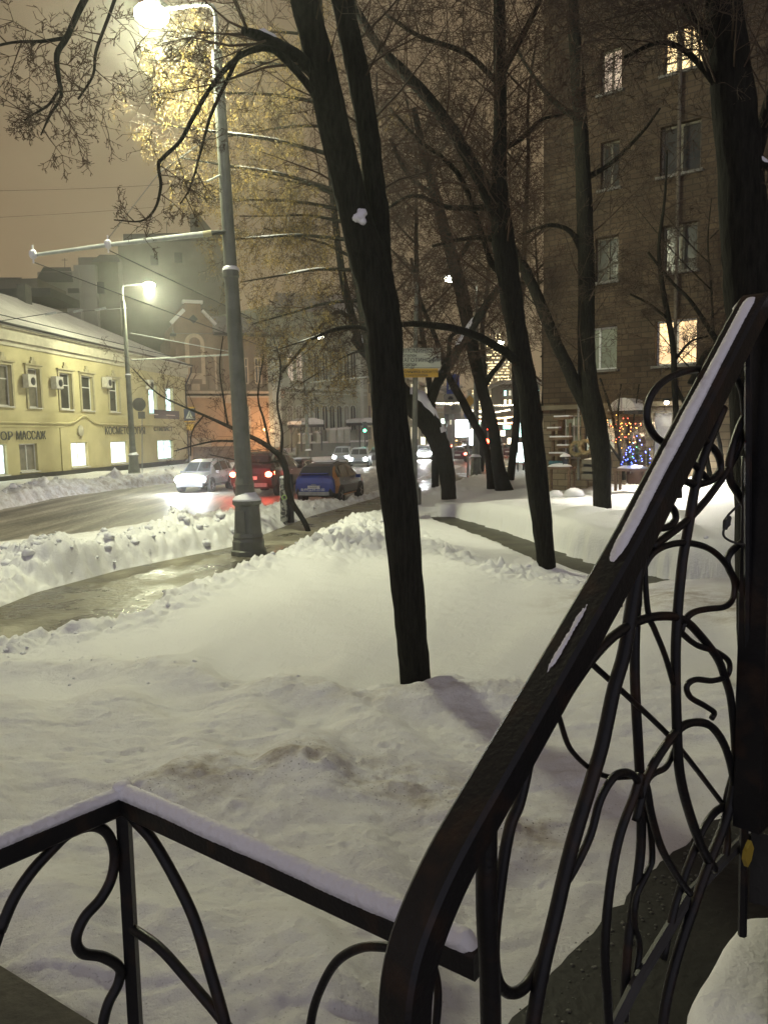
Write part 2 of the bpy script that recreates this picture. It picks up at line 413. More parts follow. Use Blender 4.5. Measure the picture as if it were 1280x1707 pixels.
# front bank with its long windblown ledges
front=sstep(7.3,6.2,YY)
H+=front*((fbm(XX*.6+YY*.4,YY*1.5,21,3)-.5)*.11+(fbm(XX*1.6,YY*4,33,3)-.5)*.018)
rdg=pdist(XX,YY,G([(-200,1080),(0,1100),(150,1095),(300,1128),(450,1160),(620,1180),(850,1172)],.45))
H+=.10*np.exp(-(rdg/.35)**2); rough=np.maximum(rough,.14*np.exp(-(rdg/.5)**2))
rough=np.maximum(rough,.10*front)
cr_=pdist(XX,YY,G([(250,1310),(350,1282),(450,1262),(560,1256),(660,1268),(780,1300),(860,1330)],.8)); H+=.06*np.exp(-(cr_/.30)**2)*(.5+fbm(XX*2,YY*2,93,2)); rough=np.maximum(rough,.20*np.exp(-(cr_/.3)**2))
H+=front*(sstep(.50,.535,fbm(XX*1.1+3,YY*2.6,29,3))-.5)*.016
# rim of thrown snow along the pavement
sdw=sdist(XX,YY,WALK)
rim=np.exp(-((sdw-.55)/.5)**2)*(XX>np.interp(YY,[p[1] for p in SR[::-1]],[p[0] for p in SR[::-1]])-.3)
H+=.08*rim*(.4+1.2*fbm(XX*1.2,YY*1.2,8,2)); rough=np.maximum(rough,rim*.65)
pil=pdist(XX,YY,G([(560,915),(600,900),(640,880),(640,905)],.4)); H+=.20*np.exp(-(pil/.7)**2); rough=np.maximum(rough,np.exp(-(pil/1.1)**2))
pil=pdist(XX,YY,G([(760,905),(850,935),(930,955),(1010,965)],.45)); H+=.12*np.exp(-(pil/.5)**2); rough=np.maximum(rough,np.exp(-(pil/.8)**2))
# the long trimmed berm behind the narrow gap
GAP=G([(735,862),(800,882),(862,905),(940,937),(1030,958),(1100,973),(1190,987),(1330,1010)],.05)
dg=pdist(XX,YY,GAP)
gx=np.interp(YY,[p[1] for p in GAP[::-1]],[p[0] for p in GAP[::-1]])
side=XX-gx       # >0 behind the gap
berm=sstep(.50,.85,dg)*(side>0)*sstep(3.2,1.7,dg)*sstep(9.5,11.5,YY)*sstep(28.5,21.5,YY)
H=np.where(side>0,H*(1-.35*berm),H); H+=berm*(.42+.08*(fbm(XX*.8,YY*.8,5,3)-.5))
rough=np.maximum(rough*(1-berm),berm*.10)
gapm=sstep(.66,.46,dg+(fbm(XX*2.5,YY*2.5,17,3)-.5)*.25)*sstep(9.5,10.8,YY)*sstep(27,25,YY); H=H*(1-gapm)+gapm*-.05
lowc=.09+np.maximum(dg-.60,0)*.15; nearside=(side<=0)&(YY>11)&(YY<26); H=np.where(nearside,np.minimum(H,lowc+.02*fbm(XX*3,YY*3,6,2)),H); rough=np.where(nearside&(dg<2.2),rough*.35,rough)
# courtyard piles by the house
for px,py,z,rad in [(1035,808,.75,1.1),(1020,800,.8,1.0),(1210,800,1.0,1.4),(1180,812,.9,.9),(790,815,.15,.8),(740,845,.4,.6),(905,795,.7,1.2)]:
    p=gz(px,py,z); d=np.hypot(XX-p.x,YY-p.y); H+=.5*z*np.exp(-(d/rad)**2); rough=np.maximum(rough,.7*np.exp(-(d/rad)**2))
rough=rough*(1-gapm)
for px,py,z,r_,hg in [(693,1163,.37,.26,.07),(910,938,.3,.36,.10),(1003,868,.6,.5,.10),(747,822,.25,.5,.12),(840,812,.15,.6,.12)]:
    p=gz(px,py,z); d=np.hypot(XX-p.x,YY-p.y); an=np.arctan2(YY-p.y,XX-p.x); H+=hg*np.exp(-((d-r_*1.25)/(r_*.45))**2)*(.6+.5*np.sin(an*2+px))-hg*.7*np.exp(-(d/(r_*.7))**2)
slx=np.interp(YY,[p[1] for p in SL],[p[0] for p in SL]); vg=(XX<slx+.1)&(XX>slx-3.2)&(YY<34); rough=np.maximum(rough,.85*vg)
# kerb banks
def bank(pl,hgt,wid,z=0):
    global H,rough
    d=pdist(XX,YY,G(pl,z)); k=np.exp(-(d/wid)**2)
    lump=fbm(XX*.9,YY*.9,14,3)
    H=np.maximum(H*(1-k)+k*.1, hgt*k*(.35+1.3*lump)); rough=np.maximum(rough,k)
KN=[(-500,1060),(-200,1003),(0,960),(100,949),(200,926),(290,905),(385,890)]
bank(KN,.66,1.05,.2); bank([(470,872),(540,853),(620,832)],.30,.6,.1); bank([(690,808),(735,797)],.45,.8,.1)
bank([(-600,905),(-200,865),(0,838),(100,820),(280,800)],.72,1.4,.1)
bank([(400,795),(480,786),(560,771),(640,758)],.5,1.6,.1)
# roads and pavements cut out
sdr=sdist(XX,YY,ROAD)
jit=(fbm(XX*2.2,YY*2.2,40,3)-.5)*.5
fw=sstep(-.05,.55,sdw+jit*.6); H=-.04*(1-fw)+H*fw+(1-fw)*0
H=np.where(sdw<0,np.minimum(H,.02+.14*(fbm(XX*1.6,YY*1.6,77,4)-.42)*1.6),H)
fr=sstep(-.15,.40,sdr+jit); H=H*fr-.06*(1-fr)
rough*=np.maximum(np.sqrt(fw*fr),.25)
# chunky lumps
rp_=random.Random(31)
for _ in range(70):
    p=gz(rp_.uniform(-50,1150),rp_.uniform(1000,1640),.6); r_=rp_.uniform(.012,.045); i0=int(np.searchsorted(ly,math.log(max(1.2,p.y-.3)))); i1=int(np.searchsorted(ly,math.log(p.y+.3))); d=np.hypot(XX[i0:i1]-p.x,(YY[i0:i1]-p.y)*.8); H[i0:i1]+=(-.7*np.exp(-(d/r_)**2)+.35*np.exp(-((d-r_*1.7)/(r_*.6))**2))*r_*.8
H+=rough*(fbm(XX*1.7,YY*1.7,48,3)-.5)*.10
bil=np.abs(fbm(XX*3.2,YY*3.2,50,3)-.5)*2; bil2=np.abs(fbm(XX*8,YY*8,60,3)-.5)*2
H+=rough*((bil-.25)*.34+(bil2-.22)*.17)
H+=rough*(np.abs(fbm(XX*15,YY*15,64,2)-.5)*2-.3)*.022
H=np.where(gapm>.7,-.05,H)
H+=((fbm(XX*5,YY*5,70,3)-.5)*.020+(fbm(XX*13,YY*13,71,2)-.5)*.006*(YY<12))*(gapm<.7)
# clear of the stair platform beside the railing
PLAT=G([(800,1760),(905,1640),(1010,1530),(1095,1445),(1165,1388),(1260,1320),(1500,1300),(1900,1800)],.55)
sdp=sdist(XX,YY,PLAT); k_=sstep(.30,.0,sdp+(fbm(XX*4,YY*4,91,3)-.5)*.15); H=H*(1-k_)+.60*k_; H=np.where(sdp<-.12,.2,H)
dirt=np.clip(.62*np.exp(-(np.abs(sdr)/1.1)**2)+.75*np.exp(-(cr_/.30)**2)+.9*np.exp(-(pdist(XX,YY,G([(1000,1000),(1100,1010),(1200,1030),(1260,1050)],.5))/.7)**2)+.25*np.exp(-(sdw/.5)**2)+.16*front+.5*np.exp(-(rdg/.25)**2)*.6+.35*np.exp(-(dg/.8)**2)*(side<0)+.4*sstep(30,45,YY),0,1)
me=bpy.data.meshes.new('snow_ground')
V=np.stack([XX.ravel(),YY.ravel(),H.ravel()],1)
idx=np.arange(NS*NY).reshape(NY,NS)
Q=np.stack([idx[:-1,:-1].ravel(),idx[:-1,1:].ravel(),idx[1:,1:].ravel(),idx[1:,:-1].ravel()],1)
me.vertices.add(len(V)); me.vertices.foreach_set('co',V.ravel())
me.loops.add(Q.size); me.loops.foreach_set('vertex_index',Q.ravel())
me.polygons.add(len(Q)); me.polygons.foreach_set('loop_start',np.arange(len(Q))*4); me.polygons.foreach_set('loop_total',np.full(len(Q),4))
me.polygons.foreach_set('use_smooth',np.ones(len(Q),bool))
me.update(calc_edges=True); me.attributes.new('dirt','FLOAT','POINT').data.foreach_set('value',dirt.ravel())
me.materials.append(M_snow)
o=bpy.data.objects.new('snow_ground',me); COL.objects.link(o); struct(o)
def Hat(x,y):
    s=x/y; l=math.log(y); i=int(np.clip(np.searchsorted(ss,s),1,NS-1)); j=int(np.clip(np.searchsorted(ly,l),1,NY-1))
    return float(H[j,i])
# thrown lumps of snow along the kerbs and rims
rl_=random.Random(12); ms_=MB()
def lumps(pl,z,cnt,wid,rmin,rmax):
    g_=G(pl,z)
    for _ in range(cnt):
        i=rl_.randrange(len(g_)-1); t_=rl_.random(); x=g_[i][0]+(g_[i+1][0]-g_[i][0])*t_+rl_.gauss(0,wid); y=g_[i][1]+(g_[i+1][1]-g_[i][1])*t_+rl_.gauss(0,wid)
        if y<3: continue
        r_=rmin+(rmax-rmin)*rl_.random()**2.5; h_=Hat(x,y); b0=len(ms_.v)
        if h_<.02: continue
        ms_.ball((x,y,h_-r_*.05),r_,0,6,.7)
        for q in range(b0,len(ms_.v)):
            v=ms_.v[q]; ms_.v[q]=(v[0]+rl_.uniform(-.2,.2)*r_,v[1]+rl_.uniform(-.2,.2)*r_,v[2]+rl_.uniform(-.2,.2)*r_)
lumps(KN,.2,230,.42,.015,.13); lumps([(-100,865),(0,835),(100,818),(280,800)],.1,90,.5,.04,.2); lumps([(560,915),(600,895),(640,880),(660,870)],.4,90,.5,.015,.12)
lumps([(760,905),(850,935),(930,955),(1010,965)],.45,50,.4,.008,.06); lumps([(300,992),(180,1052),(60,1085),(0,1100)],.3,30,.25,.008,.04); lumps([(440,946),(520,905),(600,866),(655,838)],.3,60,.25,.01,.08)
lumps([(470,872),(540,853),(620,832)],.1,80,.3,.02,.09); lumps([(0,1100),(150,1095),(300,1128),(450,1160)],.45,40,.25,.006,.03); lumps([(740,862),(862,905),(1030,958),(1190,987)],.05,70,.4,.01,.05)
struct(ms_.build('snow_lumps',M_cap,smooth=True),'stuff','loose lumps of thrown snow along kerbs and path edges')
# distant snow on both sides of the road, beyond the modelled drifts
def strip(pl,z,name):
    return sheet(pl,z,name,M_snow)
fl=G([(-900,868),(-600,905),(-200,862),(0,838),(100,822),(280,800),(400,792),(480,784),(560,768),(640,757),(690,748),(735,741),(757,735)],0)
struct(strip(fl+[(20,420),(-130,420),(-130,50)],.06,'far_pavement'))
fr_=G([(800,735),(795,748),(800,760),(830,775)],0)
struct(strip([(p[0],p[1]) for p in fr_]+[(14,61),(120,61),(120,420),(80,420)],.06,'distant_snow'))
struct(strip([(60,1),(119,1),(119,60.9),(76,60.9)],.06,'side_snow'))
# ================================================================ BUILDINGS
M_yel=pm('yellow_stucco',(.56,.50,.285),(.45,.40,.22),.55,.85,0,.3,25,detail=9)
M_cor=pm('pale_cornice',(.50,.47,.36),(.40,.37,.28),2,.8)
M_plin=pm('dark_plinth',(.045,.045,.04),(.07,.065,.055),2,.8)
M_white=pm('white_trim',(.62,.60,.52),(.5,.48,.42),4,.6)
M_wf=pm('window_plastic',(.72,.72,.70),(.62,.62,.6),4,.4)
M_dglass=pm('dark_glass',(.03,.032,.03),(.06,.058,.048),1.5,.15,0,0,1,spec=.35)
M_curt=pm('curtained_glass',(.22,.20,.15),(.14,.13,.10),3,.35)
M_lit=em('lit_cool_window',(.80,1.0,.97),2.2,(.28,.50,.48),1.6)
M_litw=em('lit_white_window',(1.0,.98,.82),2.2,(.42,.55,.50),1.5)
M_letter=pm('sign_letters',(.05,.055,.055),(.08,.08,.075),6,.5)
M_roofs=pm('roof_snow',(.62,.60,.56),(.52,.50,.46),.8,.8,0,.3,6)
M_metal=pm('galvanised',(.30,.31,.30),(.20,.21,.20),6,.45,.6)
M_dark=pm('dark_metal',(.02,.02,.022),(.035,.035,.035),8,.45,.3)

def facade_rect(pl,x0,y0,x1,y1,off=0.0):
    """pixel rectangle on the facade -> (u0,u1,z0,z1)"""
    ua,za=pl.uz((x0),(y0+y1)/2); ub,zb=pl.uz((x1),(y0+y1)/2)
    xm=(x0+x1)/2
    zt=pl.uz(xm,y0)[1]; zb_=pl.uz(xm,y1)[1]
    return min(ua,ub),max(ua,ub),zb_,zt
def fbox(mb,pl,u0,u1,z0,z1,o0,o1,mi=0):
    a=[pl.p(u0,z0,o0),pl.p(u1,z0,o0),pl.p(u1,z0,o1),pl.p(u0,z0,o1)]
    return mb.hexa(a+[Vector((q.x,q.y,z1)) for q in a],mi)
def wall_with_holes(mb,pl,u0,u1,z0,z1,holes,depth=.22,mi=0,off=0.0):
    us=sorted(set([u0,u1]+[h[0] for h in holes]+[h[1] for h in holes])); zs=sorted(set([z0,z1]+[h[2] for h in holes]+[h[3] for h in holes]))
    us=[u for u in us if u0<=u<=u1]; zs=[z for z in zs if z0<=z<=z1]
    for i in range(len(us)-1):
        for j in range(len(zs)-1):
            um,zm=(us[i]+us[i+1])/2,(zs[j]+zs[j+1])/2
            if any(h[0]<um<h[1] and h[2]<zm<h[3] for h in holes): continue
            mb.quad(pl.p(us[i],zs[j],off),pl.p(us[i+1],zs[j],off),pl.p(us[i+1],zs[j+1],off),pl.p(us[i],zs[j+1],off),mi)
    for h in holes:
        c=[(h[0],h[2]),(h[1],h[2]),(h[1],h[3]),(h[0],h[3])]
        for k in range(4):
            a,b=c[k],c[(k+1)%4]
            mb.quad(pl.p(*a,off),pl.p(*b,off),pl.p(*b,off-depth),pl.p(*a,off-depth),mi)
def window(root,pl,h,glass,depth=.2,mull=1,trans=.33,frame=M_wf,fw=.06,sill=True,label=None,sillmat=None):
    u0,u1,z0,z1=h
    f=MB(); o0,o1=-depth,-depth+.07
    fbox(f,pl,u0,u0+fw,z0,z1,o0,o1); fbox(f,pl,u1-fw,u1,z0,z1,o0,o1)
    fbox(f,pl,u0+fw,u1-fw,z0,z0+fw,o0,o1); fbox(f,pl,u0+fw,u1-fw,z1-fw,z1,o0,o1)
    for k in range(mull):
        um=u0+(u1-u0)*(k+1)/(mull+1); fbox(f,pl,um-fw*.5,um+fw*.5,z0+fw,z1-fw,o0,o1)
    if trans:
        zm=z1-(z1-z0)*trans; 
        segs=[u0+fw]+[u0+(u1-u0)*(k+1)/(mull+1) for k in range(mull)]+[u1-fw]
        for k in range(len(segs)-1): fbox(f,pl,segs[k]+(fw*.5 if k else 0),segs[k+1]-(fw*.5 if k<len(segs)-2 else 0),zm-fw*.4,zm+fw*.4,o0,o1-.004)
    fr=f.build('window',frame,root)
    if label: fr['label']=label
    g=MB(); g.quad(pl.p(u0+.01,z0+.01,-depth+.03),pl.p(u1-.01,z0+.01,-depth+.03),pl.p(u1-.01,z1-.01,-depth+.03),pl.p(u0+.01,z1-.01,-depth+.03))
    g.build('pane',glass,fr)
    if sill:
        s=MB(); fbox(s,pl,u0-.1,u1+.1,z0-.09,z0-.004,-depth+.08,.14); s.build('sill',sillmat or M_roofs,fr)
    return fr

# ---- two-storey yellow house
PA=gz(-150,824,0); PB=gz(313,773,0)
PY=Plane(PA,PB)
yel=thing('yellow_house','long two storey yellow house with lit shop windows and a snowy roof','house',PY.p(0,0))
uE=PY.uz(313,740)[0]
zt=PY.uz(150,601)[1]; zc=PY.uz(150,578)[1]
up=[(-7,619,19,682,M_curt),(46,621,66,682,M_curt),(99,621,119,682,M_dglass),(135,622,154,680,M_dglass),(181,626,197,679,M_dglass),(246,630,259,677,M_lit),(274,629,287,677,M_lit)]
lo=[(-30,741,12,791,M_lit),(33,739,63,785,M_curt),(119,737,147,777,M_litw),(185,731,213,772,M_litw),(263,727,288,763,M_lit)]
zu0=PY.uz(110,682)[1]; zu1=PY.uz(110,622)[1]; zl0=PY.uz(133,778)[1]; zl1=PY.uz(133,737)[1]
holes=[]
for (x0,y0,x1,y1,g) in up:
    h=facade_rect(PY,x0,y0,x1,y1); holes.append([h[0],h[1],zu0,zu1,g,'u'])
for (x0,y0,x1,y1,g) in lo:
    h=facade_rect(PY,x0,y0,x1,y1); holes.append([h[0],h[1],zl0 if x0>0 else zl0-.1,zl1,g,'l'])
for k in range(3):   # the house runs on past the picture's left edge
    u=-(k+1)*3.4+holes[0][0]; 
    if u>0.3: holes.append([u,u+1.2,zu0,zu1,M_curt,'u'])
mb=MB(); wall_with_holes(mb,PY,0,uE,.0,zt,[h[:4] for h in holes],.25)
DP=13.0
a,bq=PY.p(uE,0),PY.p(uE,0,-DP)
mb.quad(a,bq,Vector((bq.x,bq.y,zt)),Vector((a.x,a.y,zt)))
a,bq=PY.p(0,0),PY.p(0,0,-DP); mb.quad(a,bq,Vector((bq.x,bq.y,zt)),Vector((a.x,a.y,zt)))
mb.build('wall',M_yel,yel)
for h in holes:
    lit=h[4] in (M_lit,M_litw)
    wd=window(yel,PY,h[:4],h[4],.25,mull=(0 if h[5]=='u' else 1),trans=(.33 if h[5]=='u' else 0),fw=.09)
    if h[5]=='u':    # moulded surround with a carved crest
        s=MB(); u0,u1,z0,z1=h[:4]
        fbox(s,PY,u0-.22,u0-.005,z0-.12,z1+.2,.003,.10); fbox(s,PY,u1+.005,u1+.22,z0-.12,z1+.2,.003,.10)
        fbox(s,PY,u0-.005,u1+.005,z1+.005,z1+.2,.003,.10); fbox(s,PY,u0-.34,u1+.34,z1+.203,z1+.30,.003,.2)
        um=(u0+u1)/2; fbox(s,PY,um-.32,um+.32,z1+.303,z1+.52,.003,.12); fbox(s,PY,um-.16,um+.16,z1+.523,z1+.78,.003,.1)
        s.build('surround',pm('surround_stone',(.42,.38,.24),(.34,.30,.19),3,.8),wd)
# string course with its little arch, cornice, plinth, pilaster
s=MB(); zs=PY.uz(100,706)[1]; ua=PY.uz(118,700)[0]; ub=PY.uz(160,700)[0]; um=(ua+ub)/2
pts=[]
for u in np.linspace(0,uE,90):
    dz=.62*math.exp(-((u-um)/1.3)**2); pts.append(PY.p(u,zs+dz,.06))
s.tube(pts,.10,6); fbox(s,PY,0,ua-1,zs-.28,zs-.12,.003,.05); fbox(s,PY,ub+1,uE,zs-.28,zs-.12,.003,.05)
s.build('string_course',M_yel,yel)
s=MB(); fbox(s,PY,-.1,uE+.2,zt,zt+.32,-.3,.10); fbox(s,PY,-.15,uE+.3,zt+.32,zc+.0,-.3,.28); fbox(s,PY,-.2,uE+.4,zc,zc+.22,-.3,.5)
s.build('cornice',M_cor,yel)
s=MB(); zp=PY.uz(60,789)[1]; fbox(s,PY,-.05,uE+.08,-.3,zp,.003,.12); s.build('plinth',M_plin,yel)
s=MB(); u1_=PY.uz(101,700)[0]; fbox(s,PY,u1_-.25,u1_+.55,zp,zs-.3,.003,.09); s.build('pilaster',M_yel,yel)
p=PY.hit(134,718,.08); s=MB(); s.lathe([(.42,0),(.42,.08),(.30,.10),(.05,.16)],p,18,0,axis=Matrix([[PY.d.x,0,PY.n.x],[PY.d.y,0,PY.n.y],[0,1,0]])); s.build('medallion',M_cor,yel)
# hipped snowy roof
e0=zc+.22; rh=e0+4.0
rf=MB(); A=[PY.p(-.3,e0,.6),PY.p(uE+.6,e0,.6),PY.p(uE+.6,e0,-DP-.6),PY.p(-.3,e0,-DP-.6)]
B=[PY.p(6,rh,-DP/2),PY.p(uE-13,rh,-DP/2)]
rf.add(A+B,[(0,1,5,4),(1,2,5),(2,3,4,5),(3,0,4)]); 
lo_=[Vector((q.x,q.y,q.z-.14)) for q in A]; rf.add(A+lo_,[(0,4,5,1),(1,5,6,2),(2,6,7,3),(3,7,4,0),(4,7,6,5)])
roof=rf.build('roof',M_roofs,yel)
for (ux,oz,hh) in [(uE-19,-6.4,1.1),(uE-26,-7.5,.9)]: s=MB(); fbox(s,PY,ux,ux+.9,rh-.5,rh+hh,oz,oz+.7); s.build('chimney',M_plin,roof)
s=MB(); 
for k in range(4):
    ux=uE-13-k*7.5; fbox(s,PY,ux,ux+.5,e0+2.0,e0+2.12,-3.6,-3.5)
s.tube([PY.p(0,e0+.55,.2),PY.p(uE-.5,e0+.55,.2)],.035,5); s.build('snow_guard',M_dark,roof)
# the band of cleared dark roof edge
s=MB(); s.tube([PY.p(-.2,e0-.02,.66),PY.p(uE+.6,e0-.02,.66)],.09,6); s.build('gutter',M_dark,yel)
s=MB(); z1=e0-.2; s.tube([PY.p(uE+.35,z1,.62),PY.p(uE+.35,z1-.5,.6),PY.p(uE-.25,z1-1.9,.14),PY.p(uE-.25,.2,.14)],.075,7); s.build('downpipe',M_dark,yel)
def wallsign(txt,x0,x1,yb,yt,root=yel,pl=PY,mat=M_letter,off=.10,ext=.04,name='lettering'):
    a=pl.hit(x0,yb,off); c=pl.hit(x1,yb,off); hgt=(pl.hit((x0+x1)/2,yt,off)-pl.hit((x0+x1)/2,yb,off)).z
    o=text_mesh(txt,1.0,mat,None,Vector((0,0,0)),(1,0,0),(0,1,0),name,0.0)
    co=np.array([v.co[:] for v in o.data.vertices]); w_=co[:,0].max()-co[:,0].min(); hh=co[:,1].max()-min(0,co[:,1].min()*0)
    L=(c-a).length; x0_=co[:,0].min(); me=o.data; bpy.data.objects.remove(o)
    m=Matrix.Identity(4); X=(c-a); X.z=0; X=X.normalized(); Y=Vector((0,0,1)); Z=X.cross(Y)
    if Z.dot(pl.n)<0: Z=-Z
    for v in me.vertices:
        q=a+X*((v.co.x-x0_)*L/w_)+Y*(v.co.y*hgt/.70)+Z*0; v.co=(q.x,q.y,a.z+v.co.y*hgt/.70)
    o=bpy.data.objects.new(name,me); COL.objects.link(o); md=o.modifiers.new('s','SOLIDIFY'); md.thickness=ext; md.offset=0
    if root is not None: setparent(o,root)
    return o
wallsign('КОР',-9,22,734,720); wallsign('МАССАЖ',28,77,733,719)
wallsign('КОСМЕТОЛОГИЯ',176,242,724,712); wallsign('СТИЛИСТ',257,288,718.5,711.5)
pq=facade_rect(PY,256,684,297,698); s=MB(); fbox(s,PY,pq[0],pq[1],pq[2],pq[3],.06,.12)
plq=s.build('street_name_sign',pm('blue_plate',(.02,.03,.06),(.03,.04,.07),3,.4),None); tag(plq,'long dark blue street name plate on the yellow house wall above the lettering','street sign')
M_dim=pm('faded_lettering',(.16,.17,.19),(.12,.13,.15),4,.6)
wl=wallsign('Покровский бул.',261,281,692.5,688.5,plq,PY,M_dim,.125,.01)
wallsign('4',287,291,693.5,687.5,plq,PY,M_dim,.125,.01)
# air conditioners (things hanging on the wall)
def ac_unit(x0,y0,x1,y1,label,src=[None]):
    pc=PY.hit((x0+x1)/2,(y0+y1)/2,0.0)
    if src[0] is None:
        t_=thing('air_conditioner',label,'air conditioner',mat=None,loc=(0,0,0),group='air conditioners on the yellow house')
        m_=MB(); m_.box((0,.32,0),(.95,.42,.78)); m_.build('casing',M_white,t_,local=True)
        m_=MB(); m_.lathe([(.27,0),(.27,.02),(.05,.03)],(-.1,.531,0),18,0,axis=Matrix(((1,0,0),(0,0,1),(0,1,0)))); m_.build('fan_grille',M_dark,t_,local=True)
        m_=MB(); m_.box((-.38,.2,-.43),(.05,.5,.05)); m_.box((.38,.2,-.43),(.05,.5,.05)); m_.box((0,.32,.42),(.97,.44,.06)); m_.build('bracket',M_roofs,t_,local=True)
        src[0]=t_; o=t_
    else: o=dup(src[0],(0,0,0),0,label)
    ang=math.atan2(-PY.n.x,PY.n.y)
    m=Matrix.Translation(pc)@Matrix.Rotation(ang,4,'Z'); o.matrix_world=m; MW[o.name]=m
ac_unit(31,627,53,644,'leftmost outdoor air conditioner box on the yellow wall')
ac_unit(78,629,99,648,'air conditioner box second from left beside an upper window')
ac_unit(163,629,182,647,'air conditioner box on yellow wall just left of the distant lamp post')
ac_unit(235,634,253,649,'air conditioner box right of the distant lamp post beside lit windows')

# ---- dark blocks of flats behind the yellow house
def block(name,label,base,rects,mat,roofm,depthm=9):
    t_=thing(name,label,'building',base)
    for (x0,y0,x1,y1,Y,m_,nm) in rects:
        a=at(x0,y0,Y); c=at(x1,y0,Y); z0_=at((x0+x1)/2,y1,Y).z; z1_=at((x0+x1)/2,y0,Y).z
        s=MB(); s.hexa([Vector((a.x,Y,z0_)),Vector((c.x,Y,z0_)),Vector((c.x,Y+depthm,z0_)),Vector((a.x,Y+depthm,z0_)),Vector((a.x,Y,z1_)),Vector((c.x,Y,z1_)),Vector((c.x,Y+depthm,z1_)),Vector((a.x,Y+depthm,z1_))])
        s.build(nm,m_,t_)
    return t_
M_bk=pm('grey_render',(.15,.135,.10),(.11,.10,.075),.5,.9); M_bk2=pm('dark_roofing',(.035,.033,.028),(.05,.045,.04),1,.8)
M_bk3=pm('snowy_roofing',(.30,.28,.235),(.24,.22,.19),.4,.85)
fb=block('apartment_building','tall dark stepped block of flats with chimney behind the distant street lamp',at(270,735,118),
 [(196,402,372,760,118,M_bk,'wall'),(130,428,196,760,116,M_bk,'wing'),(62,452,131,760,114,M_bk3,'wing'),(122,441,158,760,115,M_bk3,'stair_tower'),(205,388,371,402,120,M_bk2,'roof'),(316,355,330,388,122,M_bk2,'chimney')],None,None)
for (x0,y0,x1,y1) in [(156,469,172,488),(250,425,262,440),(290,420,302,436),(112,480,130,487)]:
    s=MB(); Y=113.4 if x0<140 else 115.3 if x0<196 else 117.3
    a=at(x0,y0,Y); c=at(x1,y1,Y); s.box(((a.x+c.x)/2,Y+.4,(a.z+c.z)/2),(c.x-a.x,.5,a.z-c.z)); s.build('window',M_bk2,fb)
s=MB()
for (x0,x1,yt,yb,Y) in [(58,122,445,470,112),(152,200,424,436,114),(-60,40,462,490,112)]:
    a=at(x0,yb,Y); b_=at(x1,yb,Y); c=at(x1-4,yt,Y+3); d=at(x0+14,yt,Y+3); e_=at(x1,yb,Y+9); f_=at(x0,yb,Y+9)
    s.add([a,b_,c,d,e_,f_],[(0,1,2,3),(1,4,2),(4,5,3,2),(5,0,3)])
s.build('mansard',M_bk2,fb)
for k,(x,y0,y1) in enumerate([(278,388,368),(228,388,376),(108,447,430)]):
    s=MB(); Y=121; s.tube([at(x,y0,Y),at(x,y1,Y)],.05,4); s.tube([at(x-5,y1+3,Y),at(x+5,y1+3,Y)],.04,4); s.build('aerial',M_dark,fb)
lb=block('low_building','low dark roofed building at far left beyond the yellow house roof',at(30,735,96),
 [(-200,466,62,760,100,M_bk,'wall'),(-200,482,84,496,95,M_bk2,'roof')],None,None)

# ---- ornate orange house with an arched gable
M_or=pm('warm_lit_stucco',(.42,.25,.13),(.35,.21,.11),1,.85,0,.2,20)  # warm lamplight on the lower wall is put into this orange
M_or2=pm('brown_stucco',(.24,.165,.105),(.19,.13,.085),1,.85)
M_crm=pm('cream_moulding',(.50,.37,.24),(.40,.30,.20),2,.8)
PO=Plane(at(286,740,88),at(470,740,93))
org=thing('ornate_house','ornate orange and brown house with gabled arched window in snow','house',PO.p(3,0))
def rect(x0,y0,x1,y1): return facade_rect(PO,x0,y0,x1,y1)
def fr(mbx,x0,y0,x1,y1,o0,o1,pl=PO):
    u0_,u1_,z0_,z1_=facade_rect(pl,x0,y0,x1,y1); fbox(mbx,pl,u0_,u1_,z0_,z1_,o0,o1); return mbx
def fr2(name,mat,root,lst,pl=PO):
    for a in lst: s=MB(); fr(s,*a,pl=pl); o=s.build(name,mat,root)
    return o
fr2('lower_wall',M_or,org,[(286,660,470,775,-9,0)])
fr2('upper_wall',M_or2,org,[(286,560,293,657,-9,-.3),(356,556,470,657,-9,-.3)])
u0_,u1_,z0_,z1_=rect(293,540,356,657); ap=PO.uz(325,506)[1]; um=(u0_+u1_)/2
s=MB(); pol=[PO.p(u0_,z0_,.15),PO.p(u1_,z0_,.15),PO.p(u1_,z1_,.15),PO.p(um+.9,ap-.9,.15),PO.p(um+.9,ap,.15),PO.p(um-.9,ap,.15),PO.p(um-.9,ap-.9,.15),PO.p(u0_,z1_,.15)]
s.prism(pol,-PO.n,9); gab=s.build('gable',M_or2,org)
s=MB(); s.tube([PO.p(u0_-.4,z1_,.25),PO.p(um-1,ap-.75,.25)],.22,5); s.tube([PO.p(u1_+.4,z1_,.25),PO.p(um+1,ap-.75,.25)],.22,5); fbox(s,PO,um-1.1,um+1.1,ap,ap+.35,-.4,.4)
s.build('snow_coping',M_roofs,gab)
s=MB(); cz=PO.uz(325,572)[1]; zb=PO.uz(325,640)[1]; ro=PO.uz(341,600)[0]-PO.uz(325,600)[0]; 
o_=[PO.p(um-ro,zb,.18),PO.p(um+ro,zb,.18)]+[PO.p(um+ro*math.cos(a_),cz+ro*math.sin(a_),.18) for a_ in np.linspace(0,math.pi,12)]
s.prism(o_,PO.n,.15); s.build('arch_surround',M_crm,org)
ri=ro*.58; s=MB(); o_=[PO.p(um-ri,zb+1.2,.335),PO.p(um+ri,zb+1.2,.335)]+[PO.p(um+ri*math.cos(a_),cz+ri*math.sin(a_),.335) for a_ in np.linspace(0,math.pi,12)]
s.prism(o_,PO.n,.05); s.build('arched_window',M_or2,org)
